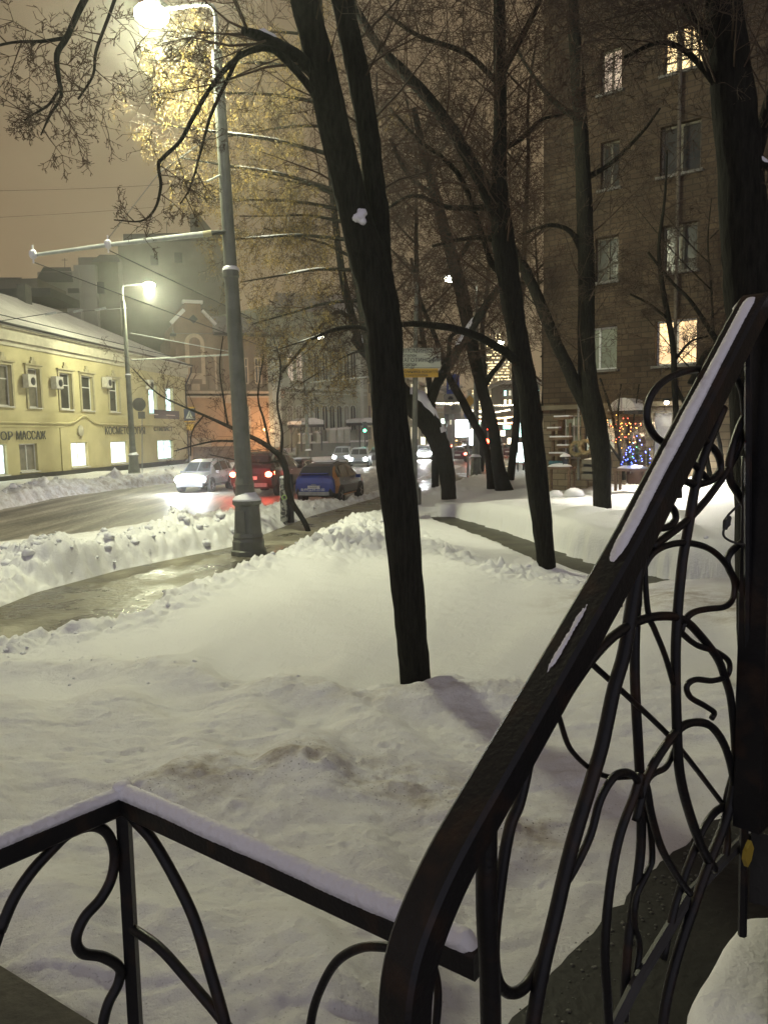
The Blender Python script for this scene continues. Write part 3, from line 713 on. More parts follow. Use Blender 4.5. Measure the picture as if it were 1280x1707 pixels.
s=MB(); q=PO.uz(325,532); s.prism([PO.p(um-.5,q[1],.16),PO.p(um,q[1]-.5,.16),PO.p(um+.5,q[1],.16),PO.p(um,q[1]+.5,.16)],PO.n,.1); s.build('lozenge',M_bk2,gab)
fr2('ledge',M_crm,org,[(284,652,472,656,-.1,.5),(284,660,472,663,0.003,.35),(300,663,312,673,.003,.4),(374,658,388,672,.36,.5),(318,640,332,651,.3,.6)])
fr2('panel',M_or2,org,[(316,632,336,645,.34,.38),(347,602,358,650,.16,.3),(372,590,386,640,.0,.2)])
fr2('pilaster',M_crm,org,[(357,590,361,650,.0,.25),(394,590,398,650,.0,.25),(389,664,394,745,.003,.2),(447,664,452,745,.003,.2)])
fr2('sign_board',M_crm,org,[(318,730,352,745,.003,.25)])
for (x0,y0,x1,y1) in [(402,596,414,640),(424,596,436,640),(444,596,456,640),(404,676,418,728),(456,690,466,725)]:
    window(org,PO,rect(x0,y0,x1,y1),M_dglass if y0<650 else M_curt,-.02,sill=False,frame=M_crm,fw=.16)
roofp=[(356,556),(470,556),(466,520),(372,512)]
s=MB(); a=[PO.hit(286,556,.3),PO.hit(472,556,.3),PO.hit(472,556,-9),PO.hit(286,556,-9)]; b2=[PO.p(PO.uz(300,540)[0],PO.uz(300,556)[1]+2.6,-4.5),PO.p(PO.uz(462,540)[0],PO.uz(462,556)[1]+2.6,-4.5)]
s.add(a+b2,[(0,1,5,4),(1,2,5),(2,3,4,5),(3,0,4)]); s.build('roof',M_bk3,org)
fr2('gutter',M_bk2,org,[(284,556,293,560,-.4,.3),(357,556,472,560,-.4,.3)])
# assumed warm lantern, itself unseen, inferred from the orange glow on the wall
s=MB(); lp=PO.hit(441,716,1.0); s.tube([PO.hit(441,716,.0),lp],.05,5); s.ball(lp,.16,0,6); s.build('assumed_wall_lantern',em('assumed_sodium_glow',(1,.5,.15),9),org)
plight('assumed_lantern_light',lp+PO.n*2.2,650,(1,.62,.36),.3,org)  # assumed light added to warm the wall, hung in front of that lantern
fence=MB(); PF=Plane(at(320,760,80),at(395,760,82)); u0_,u1_,z0_,z1_=facade_rect(PF,322,744,395,770); fbox(fence,PF,u0_,u1_,-.1,z1_,0,.15)
tag(fence.build('board_fence',pm('brown_boards',(.17,.10,.06),(.12,.07,.045),2,.8),None),'plain brown board fence between the yellow house and the ornate orange house','fence')

# ---- long pale green school-like house with arched windows
M_gr=pm('greenish_stucco',(.30,.30,.215),(.24,.24,.17),.8,.85,0,.2,20)
M_gr2=pm('greenish_cornice',(.42,.43,.35),(.34,.35,.28),1,.8)
PG=Plane(at(452,750,92),at(612,750,104))
grn=thing('green_house','long greenish grey house with rows of narrow arched windows','house',PG.p(3,0))
def recg(x0,y0,x1,y1): return facade_rect(PG,x0,y0,x1,y1)
fr2('wall',M_gr,grn,[(452,520,612,745,-10,0)],PG)
fr2('lower_wall',pm('green_plinth',(.155,.165,.125),(.12,.13,.10),1,.85),grn,[(493,738,605,775,.003,.6)],PG)
fr2('cornice',M_gr2,grn,[(452,646,608,650,0.003,.5),(452,655,608,657,0.003,.35),(462,630,480,646,.003,.4)],PG)
fr2('pillar',M_gr2,grn,[(448,566,462,745,0.003,.7),(508,660,513,745,.003,.5),(595,600,600,745,.003,.7),(520,660,523,745,.003,.3)],PG)
wl=[483,498,527,541,553,565,577,588]
for i,x in enumerate(wl):
    for (ya,yb,m_) in ((676,716,M_curt if i in(0,1,6) else M_dglass),(588,634,M_dglass if i>1 else em('dim_amber_window',(.75,.5,.28),.35))):
        u0_,u1_,z0_,z1_=recg(x-4,ya,x+4,yb); um=(u0_+u1_)/2; rr_=(u1_-u0_)/2
        s=MB(); 
        s.prism([PG.p(u0_,z0_,.02),PG.p(u1_,z0_,.02)]+[PG.p(um+rr_*math.cos(q),z1_-rr_+rr_*math.sin(q),.02) for q in np.linspace(0,math.pi,7)],PG.n,.05)
        wn=s.build('window',m_,grn)
        s=MB(); s.tube([PG.p(u0_-.08,z0_,.08)]+[PG.p(um+(rr_+.08)*math.cos(q),z1_-rr_+(rr_+.08)*math.sin(q),.08) for q in np.linspace(math.pi,0,7)]+[PG.p(u1_+.08,z0_,.08)],.07,4)
        fbox(s,PG,um-.04,um+.04,z0_,z1_-.1,.071,.1); s.build('surround',M_gr2,wn)
for x0,x1,y0 in [(493,508,722),(539,549,714),(552,562,713),(564,573,712),(518,524,719)]:
    s=MB(); fr(s,x0,y0+3,x1,738,.6,1.2,PG); s.build('pedestal',M_gr2,grn); s=MB(); fr(s,x0-1,y0,x1+1,y0+3,.5,1.3,PG); s.build('snow_top',M_roofs,grn)
s=MB(); fr(s,493,735,606,738,.4,.9,PG); s.build('snow_ledge',M_roofs,grn)
s=MB(); a=[PG.hit(448,520,.6),PG.hit(612,520,.6),PG.hit(612,520,-10),PG.hit(448,520,-10)]; b2=[q+Vector((0,0,2.4)) for q in (PG.hit(460,520,-5),PG.hit(600,520,-5))]
s.add(a+b2,[(0,1,5,4),(1,2,5),(2,3,4,5),(3,0,4)]); s.build('roof',M_bk3,grn)
# entrance canopies
def canopy(x0,y0,x1,y1,yb,label):
    t_=thing('entrance_canopy',label,'canopy',PG.hit((x0+x1)/2,760,1.5),group='snow covered entrance canopies')
    s=MB(); u0_,u1_,z0_,z1_=recg(x0,y0,x1,y1)
    o_=[PG.p(u0_,z0_,.3),PG.p(u1_,z0_,.3),PG.p(u1_,z0_+.5,.3),PG.p((u0_+u1_)/2,z1_,.3),PG.p(u0_,z0_+.4,.3)]; s.prism(o_,PG.n,2.6); s.build('snow_cover',M_roofs,t_)
    s=MB(); fbox(s,PG,u0_,u1_,z0_-.35,z0_-.005,.35,2.8); s.build('frame',M_dark,t_)
    zb=PG.uz((x0+x1)/2,yb)[1]
    for u in (u0_+.15,u1_-.15):
        for of in (.8,2.6): s=MB(); s.tube([PG.p(u,zb,of),PG.p(u,z0_-.3,of)],.10,5); s.tube([PG.p(u,z0_-1.4,of),PG.p(u+(.7 if u<(u0_+u1_)/2 else -.7),z0_-.4,of)],.05,4); s.build('post',M_dark,t_)
    return t_
canopy(476,697,513,708,752,'snow covered entrance canopy nearer, left end of green house')
canopy(574,697,605,705,745,'smaller snow covered entrance canopy farther along the green house')
# ---- yellow house beyond
PZ=Plane(at(600,750,108),at(725,750,190))
yl2=thing('pale_yellow_house','pale yellow house with slim windows beyond the green house','house',PZ.p(2,0))
fr2('wall',pm('straw_stucco',(.40,.35,.19),(.33,.29,.16),1,.85),yl2,[(598,628,740,745,-8,0)],PZ)
for x in (607,616,625,634,643,660,674,686,695,703,710):
    for (ya,yb) in ((640,655),(676,700),(712,732)):
        s=MB(); d=3 if x<640 else 2; fr(s,x-d*.6,ya,x+d*.6,yb,.003,.1,PZ); s.build('window',M_dglass if (x+ya)%3 else em('dim_window',(.9,.8,.5),.7),yl2)
fr2('cornice',M_cor,yl2,[(598,625,740,629,.0,.6),(598,706,740,708,.003,.4)],PZ)
s=MB(); a=[PZ.hit(598,625,.6),PZ.hit(740,640,.6),PZ.hit(740,640,-8),PZ.hit(598,625,-8)]; a=[Vector((q.x,q.y,a[0].z)) for q in a]; b2=[(a[0]+a[3])/2+Vector((0,0,3)),(a[1]+a[2])/2+Vector((0,0,3))]
s.add(a+b2,[(0,1,5,4),(1,2,5),(2,3,4,5),(3,0,4)]); s.build('roof',M_bk3,yl2)

# ---- far end of the street
M_far=pm('distant_wall',(.10,.09,.065),(.07,.065,.05),.2,.9)
def farblock(x0,x1,yt,Y,dep,label,litcols,rows,cols,seed,wm_=None):
    t_=thing('distant_building',label,'building',at((x0+x1)/2,735,Y)); t_.location.z=0; MW[t_.name]=Matrix.Translation(t_.location)
    a=at(x0,yt,Y); c=at(x1,yt,Y)
    s=MB(); s.hexa([(a.x,Y,0),(c.x,Y,0),(c.x,Y+dep,0),(a.x,Y+dep,0),(a.x,Y,a.z),(c.x,Y,a.z),(c.x,Y+dep,a.z),(a.x,Y+dep,a.z)]); s.build('wall',wm_ or M_far,t_)
    s=MB(); s.box(((a.x+c.x)/2,Y+dep/2,a.z+.35),(c.x-a.x+1,dep+1,.7)); s.build('roof',M_bk3,t_)
    rnd=random.Random(seed); W=c.x-a.x; k=0
    for i in range(rows):
        for j in range(cols):
            s=MB(); z=1.6+(a.z-3)*(i+.3)/rows; x=a.x+W*(j+.5)/cols
            s.box((x,Y-.05,z+.9),(W/cols*.45,.2,min(2.2,(a.z-3)/rows*.55))); lit=rnd.random()<litcols
            s.build('window',rnd.choice([em('shop_glow',(1,.78,.42),5.0),em('teal_glow',(.35,.9,.75),3.5),em('dim_window',(.9,.8,.5),.7)]) if lit else M_dglass,t_)
    return t_
farblock(712,768,648,210,20,'dark distant building left of the illuminated tower at the street end',.4,5,8,3)
farblock(838,900,640,150,16,'dark distant building behind the right hand trees with lit shops',.5,5,8,5)
farblock(770,840,694,320,20,'low distant building under the illuminated tower',.6,2,10,8)
# illuminated tiered tower with a spire
TW=thing('tiered_tower','floodlit tiered tower with a spire glowing at the end of the street','tower',at(829,735,430))
TW.location.z=0; MW[TW.name]=Matrix.Translation(TW.location)
M_tow=masonry('floodlit_stone',(.40,.31,.18),(.30,.23,.13),(.05,.04,.03),2.4,3.2,.5,.3)
cx=at(829,735,430).x; zz=lambda y: at(829,y,430).z
tiers=[(700,648,84),(655,625,62),(628,600,44),(602,572,30),(574,552,18)]
M_flood=em('floodlit_windows',(1,.80,.42),6.0); 
for (yb,yt,wpx) in tiers:
    W=wpx/F*430; s=MB(); z0_,z1_=zz(yb),zz(yt); s.box((cx,440,(z0_+z1_)/2),(W,W*.8,z1_-z0_))
    s.box((cx,440,z1_+.4),(W*1.05,W*.85,.8)); tr=s.build('tier',M_tow,TW)
    s=MB(); rnd=random.Random(wpx); n=max(4,int(wpx/2.6)); rows=max(3,int((yb-yt)/4.5))
    for i in range(n):
        for j in range(rows):
            if rnd.random()<.62: s.box((cx-W/2+W*(i+.5)/n,440-W*.4-.1,z0_+(z1_-z0_)*(j+.5)/rows),(W/n*rnd.uniform(.3,.6),.3,(z1_-z0_)/rows*rnd.uniform(.25,.6)))
    q=s.build('window',M_flood,tr); q['kind']='stuff'
s=MB(); s.lathe([(3.2,zz(552)),(2.0,zz(535)),(.9,zz(520)),(.12,zz(490))],(cx,440,0),8); s.build('spire',pm('gilded_spire',(.55,.45,.22),(.4,.33,.18),1,.5),TW)
s=MB(); 
for k,(x,y) in enumerate([(806,655),(815,668),(826,656),(838,662),(848,668),(856,654),(802,672),(822,690),(846,650)]):
    p=at(x,y,428); s.ball(p,.5,0,5)
s.build('floodlight',em('flood_lamp',(1,.93,.7),14),TW)

# ---- tall brick block of flats on the right
M_brick=masonry('sandy_brick',(.105,.074,.042),(.068,.044,.025),(.038,.029,.02),.46,.19,.016,.6)
M_stone=masonry('pale_blocks',(.24,.19,.125),(.17,.135,.09),(.09,.07,.05),.6,.24,.016,.5)
P5a=at(905,760,29.1); d5=Vector((.785,-.62,0))
P5=Plane(P5a,P5a+d5*10)
b5=thing('brick_apartment_block','tall sandy brick block of flats with a few lit windows at the right','building',P5.p(0,.5))
win5=[(1000,78,1036,150,'litr'),(1105,38,1172,120,'lit'),(1001,234,1032,312,'d'),(1100,203,1168,290,'d'),(992,394,1030,470,'d'),(1103,372,1162,450,'d'),(965,542,1028,618,'b'),(1092,535,1161,606,'litl'),
      (1100,-150,1170,-62,'d'),(1000,-100,1034,-15,'d')]
hol=[]
for (x0,y0,x1,y1,k) in win5:
    h=facade_rect(P5,x0,y0,x1,y1); hol.append([*h,k])
# level the rows between neighbours
for a_,b_ in ((0,1),(2,3),(4,5),(6,7),(9,8)):
    z0_=(hol[a_][2]+hol[b_][2])/2; z1_=(hol[a_][3]+hol[b_][3])/2
    for q in (hol[a_],hol[b_]): q[2]=z0_; q[3]=z1_
for i in range(1):   # the facade goes on to the right, floor by floor
    base=[h for h in hol if h[4]!='x'][:8]
    for q in (1,3,5,7): hol.append([hol[q][0]+5.2,hol[q][1]+5.2,hol[q][2],hol[q][3],'d'])
zl=P5.uz(1000,673)[1]; zg=P5.uz(1000,640)[1]
mb=MB(); wall_with_holes(mb,P5,0,34,zl,30,[h[:4] for h in hol],.3)
mb.quad(P5.p(0,0,0),P5.p(0,0,-14),P5.p(0,30,-14),P5.p(0,30,0)); mb.quad(P5.p(0,30,0),P5.p(34,30,0),P5.p(34,30,-14),P5.p(0,30,-14))
# UV-free masonry: place the wall in the facade's own frame
def infacade(mbx,name,mat,root,pl):
    m=Matrix.Identity(4); dd=pl.d
    for i in range(3): m[i][0]=dd[i]; m[i][1]=-pl.n[i]; m[i][2]=(0,0,1)[i]; m[i][3]=pl.o[i]
    inv=m.inverted(); mbx.v=[tuple(inv@Vector(v)) for v in mbx.v]
    o=mbx.build(name,mat,root,local=True); o.matrix_parent_inverse=wm(root).inverted()@m
    return o
infacade(mb,'wall',M_brick,b5,P5)
M_lw=em('warm_room',(1,.74,.34),1.5,(.80,.52,.20),1.4); M_lr=em('pinkish_curtain',(.50,.22,.11),.35,(.85,.55,.32),3); M_ll=em('warm_kitchen',(1,.66,.30),1.5,(.42,.25,.11),1.7)
M_blind=pm('closed_blind',(.26,.28,.22),(.2,.22,.17),2,.7)
for h in hol:
    g={'lit':M_lw,'litr':M_lr,'litl':M_ll,'d':M_dglass,'b':M_blind}[h[4]]
    wdt=h[1]-h[0]
    window(b5,P5,h[:4],g,.28,mull=(2 if h[4]=='lit' else 1) ,trans=(.7 if h[4] in('lit',) else 0),fw=.07,frame=M_wf if h[4] in('b','litl') else pm('old_frame',(.20,.18,.13),(.14,.13,.10),5,.7),sillmat=pm('tin_sill',(.12,.115,.10),(.17,.16,.14),5,.6))
# lamp in each lit room spills a little light: handled by the emissive pane. Ground floor
s=MB(); gh=[]
for (x0,y0,x1,y1,k) in [(972,697,1024,755,'shop'),(1088,688,1140,780,'shopd'),(938,692,968,765,'pale')]:
    h=facade_rect(P5,x0,y0,x1,y1); gh.append([*h,k])
z0g=.3
dh=facade_rect(P5,1042,694,1076,790); gh.append([dh[0],dh[1],z0g+.02,dh[3],'door'])
wall_with_holes(s,P5,0,34,z0g-.6,zl-.16,[q[:4] for q in gh],.3); infacade(s,'ground_floor_wall',M_stone,b5,P5)
s=MB(); fbox(s,P5,-.2,34,zl-.16,zl,-.2,.28); s.build('ledge',pm('ledge_stone',(.20,.17,.11),(.15,.12,.08),2,.8),b5)
for q in gh:
    if q[4]=='door':
        s=MB(); fbox(s,P5,q[0],q[1],q[2],q[3],-.29,-.2); dr=s.build('door',pm('dark_door',(.05,.025,.02),(.08,.04,.03),3,.5),b5)
        s=MB(); s.tube([P5.p(q[0]+.15,q[2]+.9,-.15),P5.p(q[0]+.15,q[2]+1.3,-.15)],.02,5); s.build('handle',M_metal,dr)
    else:
        window(b5,P5,q[:4],{'shop':em('shop_teal',(.30,.42,.33),.45,(.75,.5,.25),5.0),'shopd':em('shop_dim',(.42,.38,.30),.30,(.12,.11,.10),3.0),'pale':M_blind}[q[4]],.25,mull=1,trans=.25,fw=.05,frame=M_dark if q[4]=='shop' else M_wf,sill=False)
# door hood with snow, the burning wall lamp
hh=facade_rect(P5,1035,672,1082,686)
s=MB(); fbox(s,P5,hh[0],hh[1],hh[2]-.1,hh[2]+.02,.0,1.1); hd=s.build('door_hood',M_dark,b5)
s=MB(); o_=[P5.p(hh[0]-.05,hh[2]+.025,.05)]+[P5.p(hh[0]+(hh[1]-hh[0])*q,hh[2]+.03+.42*math.sin(math.pi*min(1,q*1.02))**.5,.05) for q in np.linspace(.02,.98,10)]+[P5.p(hh[1]+.05,hh[2]+.025,.05)]
s.prism(o_,P5.n,1.1); s.build('hood_snow',M_roofs,hd)
lw=P5.hit(1111,669,.55)
wlp=thing('wall_lamp','small burning white lamp on the brick wall above the shop window','lamp',lw)
s=MB(); s.tube([P5.hit(1111,667,.0),P5.hit(1111,667,.5)],.025,6); s.lathe([(.03,.10),(.10,.08),(.14,.02),(.14,0)],lw,12); s.build('bracket',M_dark,wlp)
s=MB(); s.ball(lw-Vector((0,0,.03)),.075,0,8); s.build('bulb',em('white_bulb',(1,.93,.80),40),wlp,smooth=True)
plight('wall_lamp_light',lw-Vector((0,0,.12))+P5.n*.25,1900,(1,.95,.82),.08,wlp,'SPOT',R(125),lw+P5.n*1.7+P5.d*.6-Vector((0,0,3.6)),.7)
plight('shop_window_light',P5.hit(1000,720,1.2),16,(1,.62,.25),.4,b5)
s=MB(); dp=P5.uz(1127,600)[0]; s.tube([P5.p(dp,.4,.15),P5.p(dp,20,.15)],.06,7); s.build('downpipe',pm('painted_pipe',(.11,.09,.065),(.08,.065,.05),3,.6),b5)
# red pillar & pale annex at right
s=MB(); fr(s,1243,664,1256,800,.003,.35,P5); s.build('red_pilaster',pm('red_paint',(.22,.05,.03),(.16,.04,.03),3,.7),b5)
# ================================================================ STREET LAMPS
M_pole=pm('grey_painted_iron',(.17,.175,.145),(.12,.125,.10),3,.55,.2,.2,40)
M_lens=em('lamp_lens',(1,1,.78),70)
M_lens2=em('lamp_lens_far',(1,.97,.75),35)
def lamp_parts(root, big, lens, lean=(0,0)):
    lx,ly_=lean; f=lambda z: Vector((lx*z,ly_*z,z))
    s=MB(); flt=lambda an,z: 1+.035*math.cos(8*an)
    s.lathe([(.40,0),(.40,.10),(.36,.13),(.36,.32),(.33,.38),(.345,.42),(.31,.50),(.275,1.12),(.33,1.17),(.33,1.24),(.24,1.30)],(0,0,0),32,0,flt)
    bs=s.build('base',M_pole,root,local=True,smooth=False)
    s=MB(); s.box((0,-.325,.78),(.22,.03,.5)); s.build('hatch',M_pole,bs,local=True)
    s=MB(); s.lathe([(.335,1.243),(.31,1.29),(.25,1.36),(.20,1.43),(.195,1.431)],(0,0,0),20); s.build('snow_cap',M_cap,bs,local=True,smooth=True)
    s=MB(); s.tube([f(1.25),f(1.6),f(1.62),f(1.75),f(6.2),f(6.22),f(6.36),f(6.38),f(11.0)],[.235,.21,.225,.195,.155,.18,.17,.145,.115],16)
    s.build('column',M_pole,root,local=True,smooth=False)
    s=MB(); s.lathe([(.19,6.36),(.18,6.41),(.12,6.47)],f(0)+Vector((lx*6.3,ly_*6.3,0)),14); s.build('snow_ring',M_cap,root,local=True)
    t0=f(11.0); s=MB()
    s.tube(catmull([t0,t0+Vector((0,0,.75)),t0+Vector((-.22,0,1.0)),t0+Vector((-1.35,-.0,1.12))],5),.045,7)
    s.build('arm',M_metal,root,local=True)
    hp=t0+Vector((-1.62,0,1.10)); s=MB(); s.box(hp+Vector((0,0,.08)),(.72,.32,.13)); s.build('lamp_head',M_pole,root,local=True)
    s=MB(); s.ball(hp+Vector((0,0,-.04)),.38 if big else .34,0,12,.55); hd=s.build('lens',lens,root,local=True,smooth=True)
    return hp
lp1=gz(415,924,.1)
L1=thing('street_lamp','nearest street lamp, thick grey column with flared snowy base on the pavement','street lamp',lp1,R(-20),'street lamps with glowing heads')
hp=lamp_parts(L1,True,M_lens,(-.030,0.0))
def lamp_light(root,hp,e,drop=.35,rad=.50):
    p=wm(root)@(Vector(hp)+Vector((0,0,-drop))); return plight('lamp_light',p,e,LAMP_COL,rad,root)
lamp_light(L1,hp,LAMP_W)
L2=thing('street_lamp','street lamp standing in front of the yellow house across the road','street lamp',Vector((at(224,790,57).x,57,.15)),R(180+18),'street lamps with glowing heads')
hp2=lamp_parts(L2,True,M_lens2,(.012,0))
L2.scale=(1.14,)*3; MW[L2.name]=MW[L2.name]@Matrix.Scale(1.14,4); L2.matrix_world=MW[L2.name]
lamp_light(L2,hp2,6800)
p3=gz(793,792,.05)
def lampcopy(px,py,Y,rz,label,e,scale=1.0):
    o=dup(L2,Vector((at(px,py,Y).x,Y,0)),rz,label,scale=scale)
    for ch in list(bpy.data.objects):
        if ch.parent==o and ch.type=='LIGHT':
            if e: ch.data=ch.data.copy(); ch.data.energy=e
            else: bpy.data.objects.remove(ch)
    return o
lampcopy(793,790,48,R(6),'street lamp with flared iron base on pavement before the paired leaning trees',2600,1.0)
lampcopy(514,760,76,R(180+10),'far street lamp in front of the long greenish house',2600,1.02)
lampcopy(858,740,82,R(0),'distant street lamp just left of the tall dark trunk, upper of two',1500,1.0)
lampcopy(876,740,100,R(0),'distant street lamp, lower of two beside the glowing tower',0,1.0)
lampcopy(640,750,128,R(180),'distant street lamp at the street end on the left side',1500,1.0)
lampcopy(880,740,140,R(0),'farthest street lamp near the floodlit tower foot',1500,1.0)
# trolley wire brackets on the lamp columns (parts of the lamps)
M_br=pm('frosted_pipe',(.48,.50,.46),(.36,.38,.35),8,.5,.1)
Mi=pm('ceramic_insulator',(.40,.36,.20),(.32,.28,.15),8,.4)
def bracket(root,pts,r,name='bracket_arm',mat=M_br):
    s=MB(); s.tube(pts,r,8); return s.build(name,mat,root)
cl=at(384,386,17.5)
e1=at(55,425,16.2); mid=at(180,408,16.7)
b_=bracket(L1,[cl,at(352,388,17.3)],[.05,.05],mat=M_dark)
bracket(L1,[at(352,388,17.3),at(338,390,17.25)],[.065,.065],'insulator',Mi)
bracket(L1,[at(338,390,17.25),mid,e1],[.062,.045,.036])
bracket(L1,[at(371,213,17.5),at(265,288,17.0),mid+Vector((0,0,.12))],.010,'stay_rod',M_metal)
bracket(L1,[at(379,286,17.5),at(345,302,17.4)],.022,'stay_rod',M_br)
for p in (e1,mid):
    s=MB(); s.ball(p+Vector((0,0,.02)),.085,0,6,1.2); s.tube([p-Vector((0,0,.16)),p+Vector((0,0,.2))],.02,5); s.build('clamp',M_cap,L1)
c2=at(219,600,57); c2b=at(384,591,52)
bracket(L2,[c2,c2b],.06); bracket(L2,[at(218,555,57),at(384,586,52.5)],.03,'stay_rod',M_br)
c3=at(518,637,76); bracket(bpy.data.objects['street_lamp.002'] if 'street_lamp.002' in bpy.data.objects else L2,[c3,at(640,625,70)],.06)
# overhead wires
def wire(pts,label,r=.008,mat=M_dark,sag=0.0,cat='cable',group='overhead trolley wires'):
    P=[Vector(p) for p in pts]; q=[]
    for i in range(len(P)-1):
        for j in range(12):
            t=j/12; v=P[i].lerp(P[i+1],t); v.z-=sag*4*t*(1-t); q.append(v)
    q.append(P[-1]); s=MB(); s.tube(q,r,4); o=s.build('overhead_wire',mat); return tag(o,label,cat,group)
wire([at(55,428,16.2)+Vector((0,0,-.1)),at(760,690,110)],'trolley wire from the tip of the pale bracket arm to the far street end',.012,sag=.15)
wire([mid+Vector((0,0,-.1)),at(768,690,110)],'trolley wire from the middle clamp of the pale bracket arm to the street end',.012,sag=.15)
wire([at(-80,318,40),at(600,270,60)],'faint high wire crossing the sky above the pale bracket arm',.009,sag=.5)
wire([at(-80,365,45),at(600,300,70)],'lower faint wire crossing the sky just above dark flats',.009,sag=.5)
wire([at(75,523,46),at(212,513,57)],'short insulated span wire left of the distant lamp column',.02)
wire([at(-20,538,45),at(75,523,46)],'left end of span wire above the yellow house eaves',.02)
for k,(a_,b__) in enumerate(((75,94),(122,138),(158,177))):
    s=MB(); s.tube([at(a_,524-(a_-75)*.09,46.2),at(b__,522-(b__-75)*.09,46.4)],.075,6)
    tag(s.build('insulator',M_br),['leftmost pale rod insulator on span wire over yellow house','middle pale rod insulator on span wire over yellow house','right pale rod insulator on span wire, nearest the distant lamp'][k],'insulator','rod insulators on the span wire')
for k,(y,Y) in enumerate([(604,90),(672,85),(676,100),(684,95),(600,110)]):
    wire([at(705,y+2,Y),at(885,y-2,Y+4)],['upper thin cross wire over the far street','second cross wire over the far street below the direction sign','third cross wire strung across the far street','lowest cross wire near the glowing shop fronts','cross wire level with the foot of the direction sign'][k],.045,M_br,.25,'cable','cross wires over the far street')

# ================================================================ SIGNS
def bulbs(pts,r,mat,root,name='light_bulb'):
    s=MB(); s.ball((0,0,0),r,0,5); me=None
    for p in pts:
        if me is None: o=s.build(name,mat,root); me=o.data
        else: o=bpy.data.objects.new(name,me); COL.objects.link(o); setparent(o,root)
        o.location=Vector(p)
def flat_sign(mbx,c,wd,ht,X,Z,th=.03,mi=0):
    Y=Vector(X).cross(Vector(Z)); return mbx.box(c,(wd,th,ht),mi,X=X,Y=Y,Z=Z)
UP=Vector((0,0,1))
# direction sign on its mast
ps=gz(691,849,.1); yS=ps.y
dsn=thing('direction_sign','large white and yellow direction sign on a dark mast behind the main trunk','sign',ps)
s=MB(); s.lathe([(.24,0),(.24,.75),(.17,.80),(.15,.95)],ps,14); s.build('mast_base',M_pole,dsn)
s=MB(); s.tube([ps+Vector((0,0,.9)),at(694,470,yS)],[.11,.075],10); s.build('mast',M_pole,dsn)
X=Vector((1,.12,0)).normalized()
yy=yS-.18
a=at(648,579,yy); bq=at(734,628,yy); cc=(a+bq)/2; 
M_sgw=pm('sign_white',(.50,.52,.42),(.46,.48,.39),2,.5); M_sgy=pm('sign_yellow',(.55,.34,.05),(.48,.29,.04),2,.5); M_sgk=pm('sign_black',(.03,.03,.03),(.05,.05,.05),2,.5)
wd=(at(735,600,yy)-at(645,600,yy)).x
cW=at(690,597,yy); cY=at(688,621.5,yy); hW=(at(690,580,yy)-at(690,614,yy)).z; hY=(at(690,614.6,yy)-at(690,629.4,yy)).z
s=MB(); flat_sign(s,cW,wd,hW,X,UP); wp=s.build('white_panel',M_sgw,dsn)
s=MB(); flat_sign(s,cY,wd*.95,hY,X,UP); yp=s.build('yellow_panel',M_sgy,dsn)
n_=-X.cross(UP)*-1; n_=Vector((X.y,-X.x,0))
k_=yy/F
def sgt(txt,px,py,size,root,mat=M_sgk): 
    return text_mesh(txt,size,mat,root,cW+X*((px-690)*k_)+UP*((597-py)*k_)+n_*.03,X,UP,'lettering',.003)
sgt('КОЛОМИНСКИЙ',662,588,.19,wp); sgt('переулок',662,594.5,.15,wp); sgt('БЛАГОТИНСКИЙ',660,603,.19,wp); sgt('переулок',662,609,.15,wp); sgt('0,2',714,605,.15,wp)
sgt('Клиника косметики',671,621,.15,yp); sgt('стоматология',671,626.5,.13,yp)
s=MB(); ctr=cW+X*(32*k_)+UP*(-3*k_)+n_*.03
s.tube([ctr+X*(-.02)+UP*(-.07),ctr+UP*.03+X*(-.01),ctr+X*.03+UP*.09,ctr+X*.12+UP*.10],[.018,.018,.018,.018],5); s.prism([ctr+X*.11+UP*.04,ctr+X*.21+UP*.10,ctr+X*.11+UP*.16],n_,.004); s.build('arrow',M_sgk,wp)
s=MB()
for (z_) in (hW/2-.03,-hW/2+.03): flat_sign(s,cW+UP*z_+n_*.017,wd*.98,.012,X,UP,.004)
s.build('border_line',M_sgk,wp)

M_blue=pm('sign_blue',(.02,.05,.28),(.025,.06,.32),2,.5); M_plate=pm('plate_grey',(.38,.37,.30),(.30,.29,.24),3,.5)
def pole_thing(name,label,cat,px,pybase,Y,ytop,r=.035,mat=M_metal,group=None,base=None):
    a=at(px,pybase,Y); a.z=max(a.z,.0); t_=thing(name,label,cat,a,group=group)
    s=MB(); s.tube([a,Vector((at(px,ytop,Y).x,Y,at(px,ytop,Y).z))],r,8); s.build('pole',mat,t_); return t_
def disk(mbx,c,r,th=.03,n=20,mi=0,sq=1.0):
    pts=[c+Vector((r*math.cos(2*math.pi*k/n),0,r*math.sin(2*math.pi*k/n))) for k in range(n)]; return mbx.prism(pts,Vector((0,-1,0)),th,mi)
def px2(v,Y): return v/F*Y
Y=60; t_=pole_thing('crossing_sign','pedestrian crossing sign on a pole at the corner of the yellow house','sign',317,772,Y,678)
s=MB(); c=at(316,691,Y-.1); s.box(c,(.86,.03,.92)); s.build('sign_board',pm('dull_blue',(.03,.04,.07),(.04,.05,.08),3,.5),t_)
s=MB(); s.prism([c+Vector((-.30,-.02,-.30)),c+Vector((.30,-.02,-.30)),c+Vector((0,-.02,.32))],(0,-1,0),.01); tr=s.build('triangle',M_sgw,t_)
s=MB(); s.tube([c+Vector((.02,-.04,.12)),c+Vector((-.01,-.04,-.05)),c+Vector((-.12,-.04,-.24))],.028,5); s.tube([c+Vector((-.01,-.04,-.05)),c+Vector((.11,-.04,-.24))],.028,5); s.ball(c+Vector((.03,-.04,.18)),.04,0,6); s.build('walking_figure',M_sgk,t_)
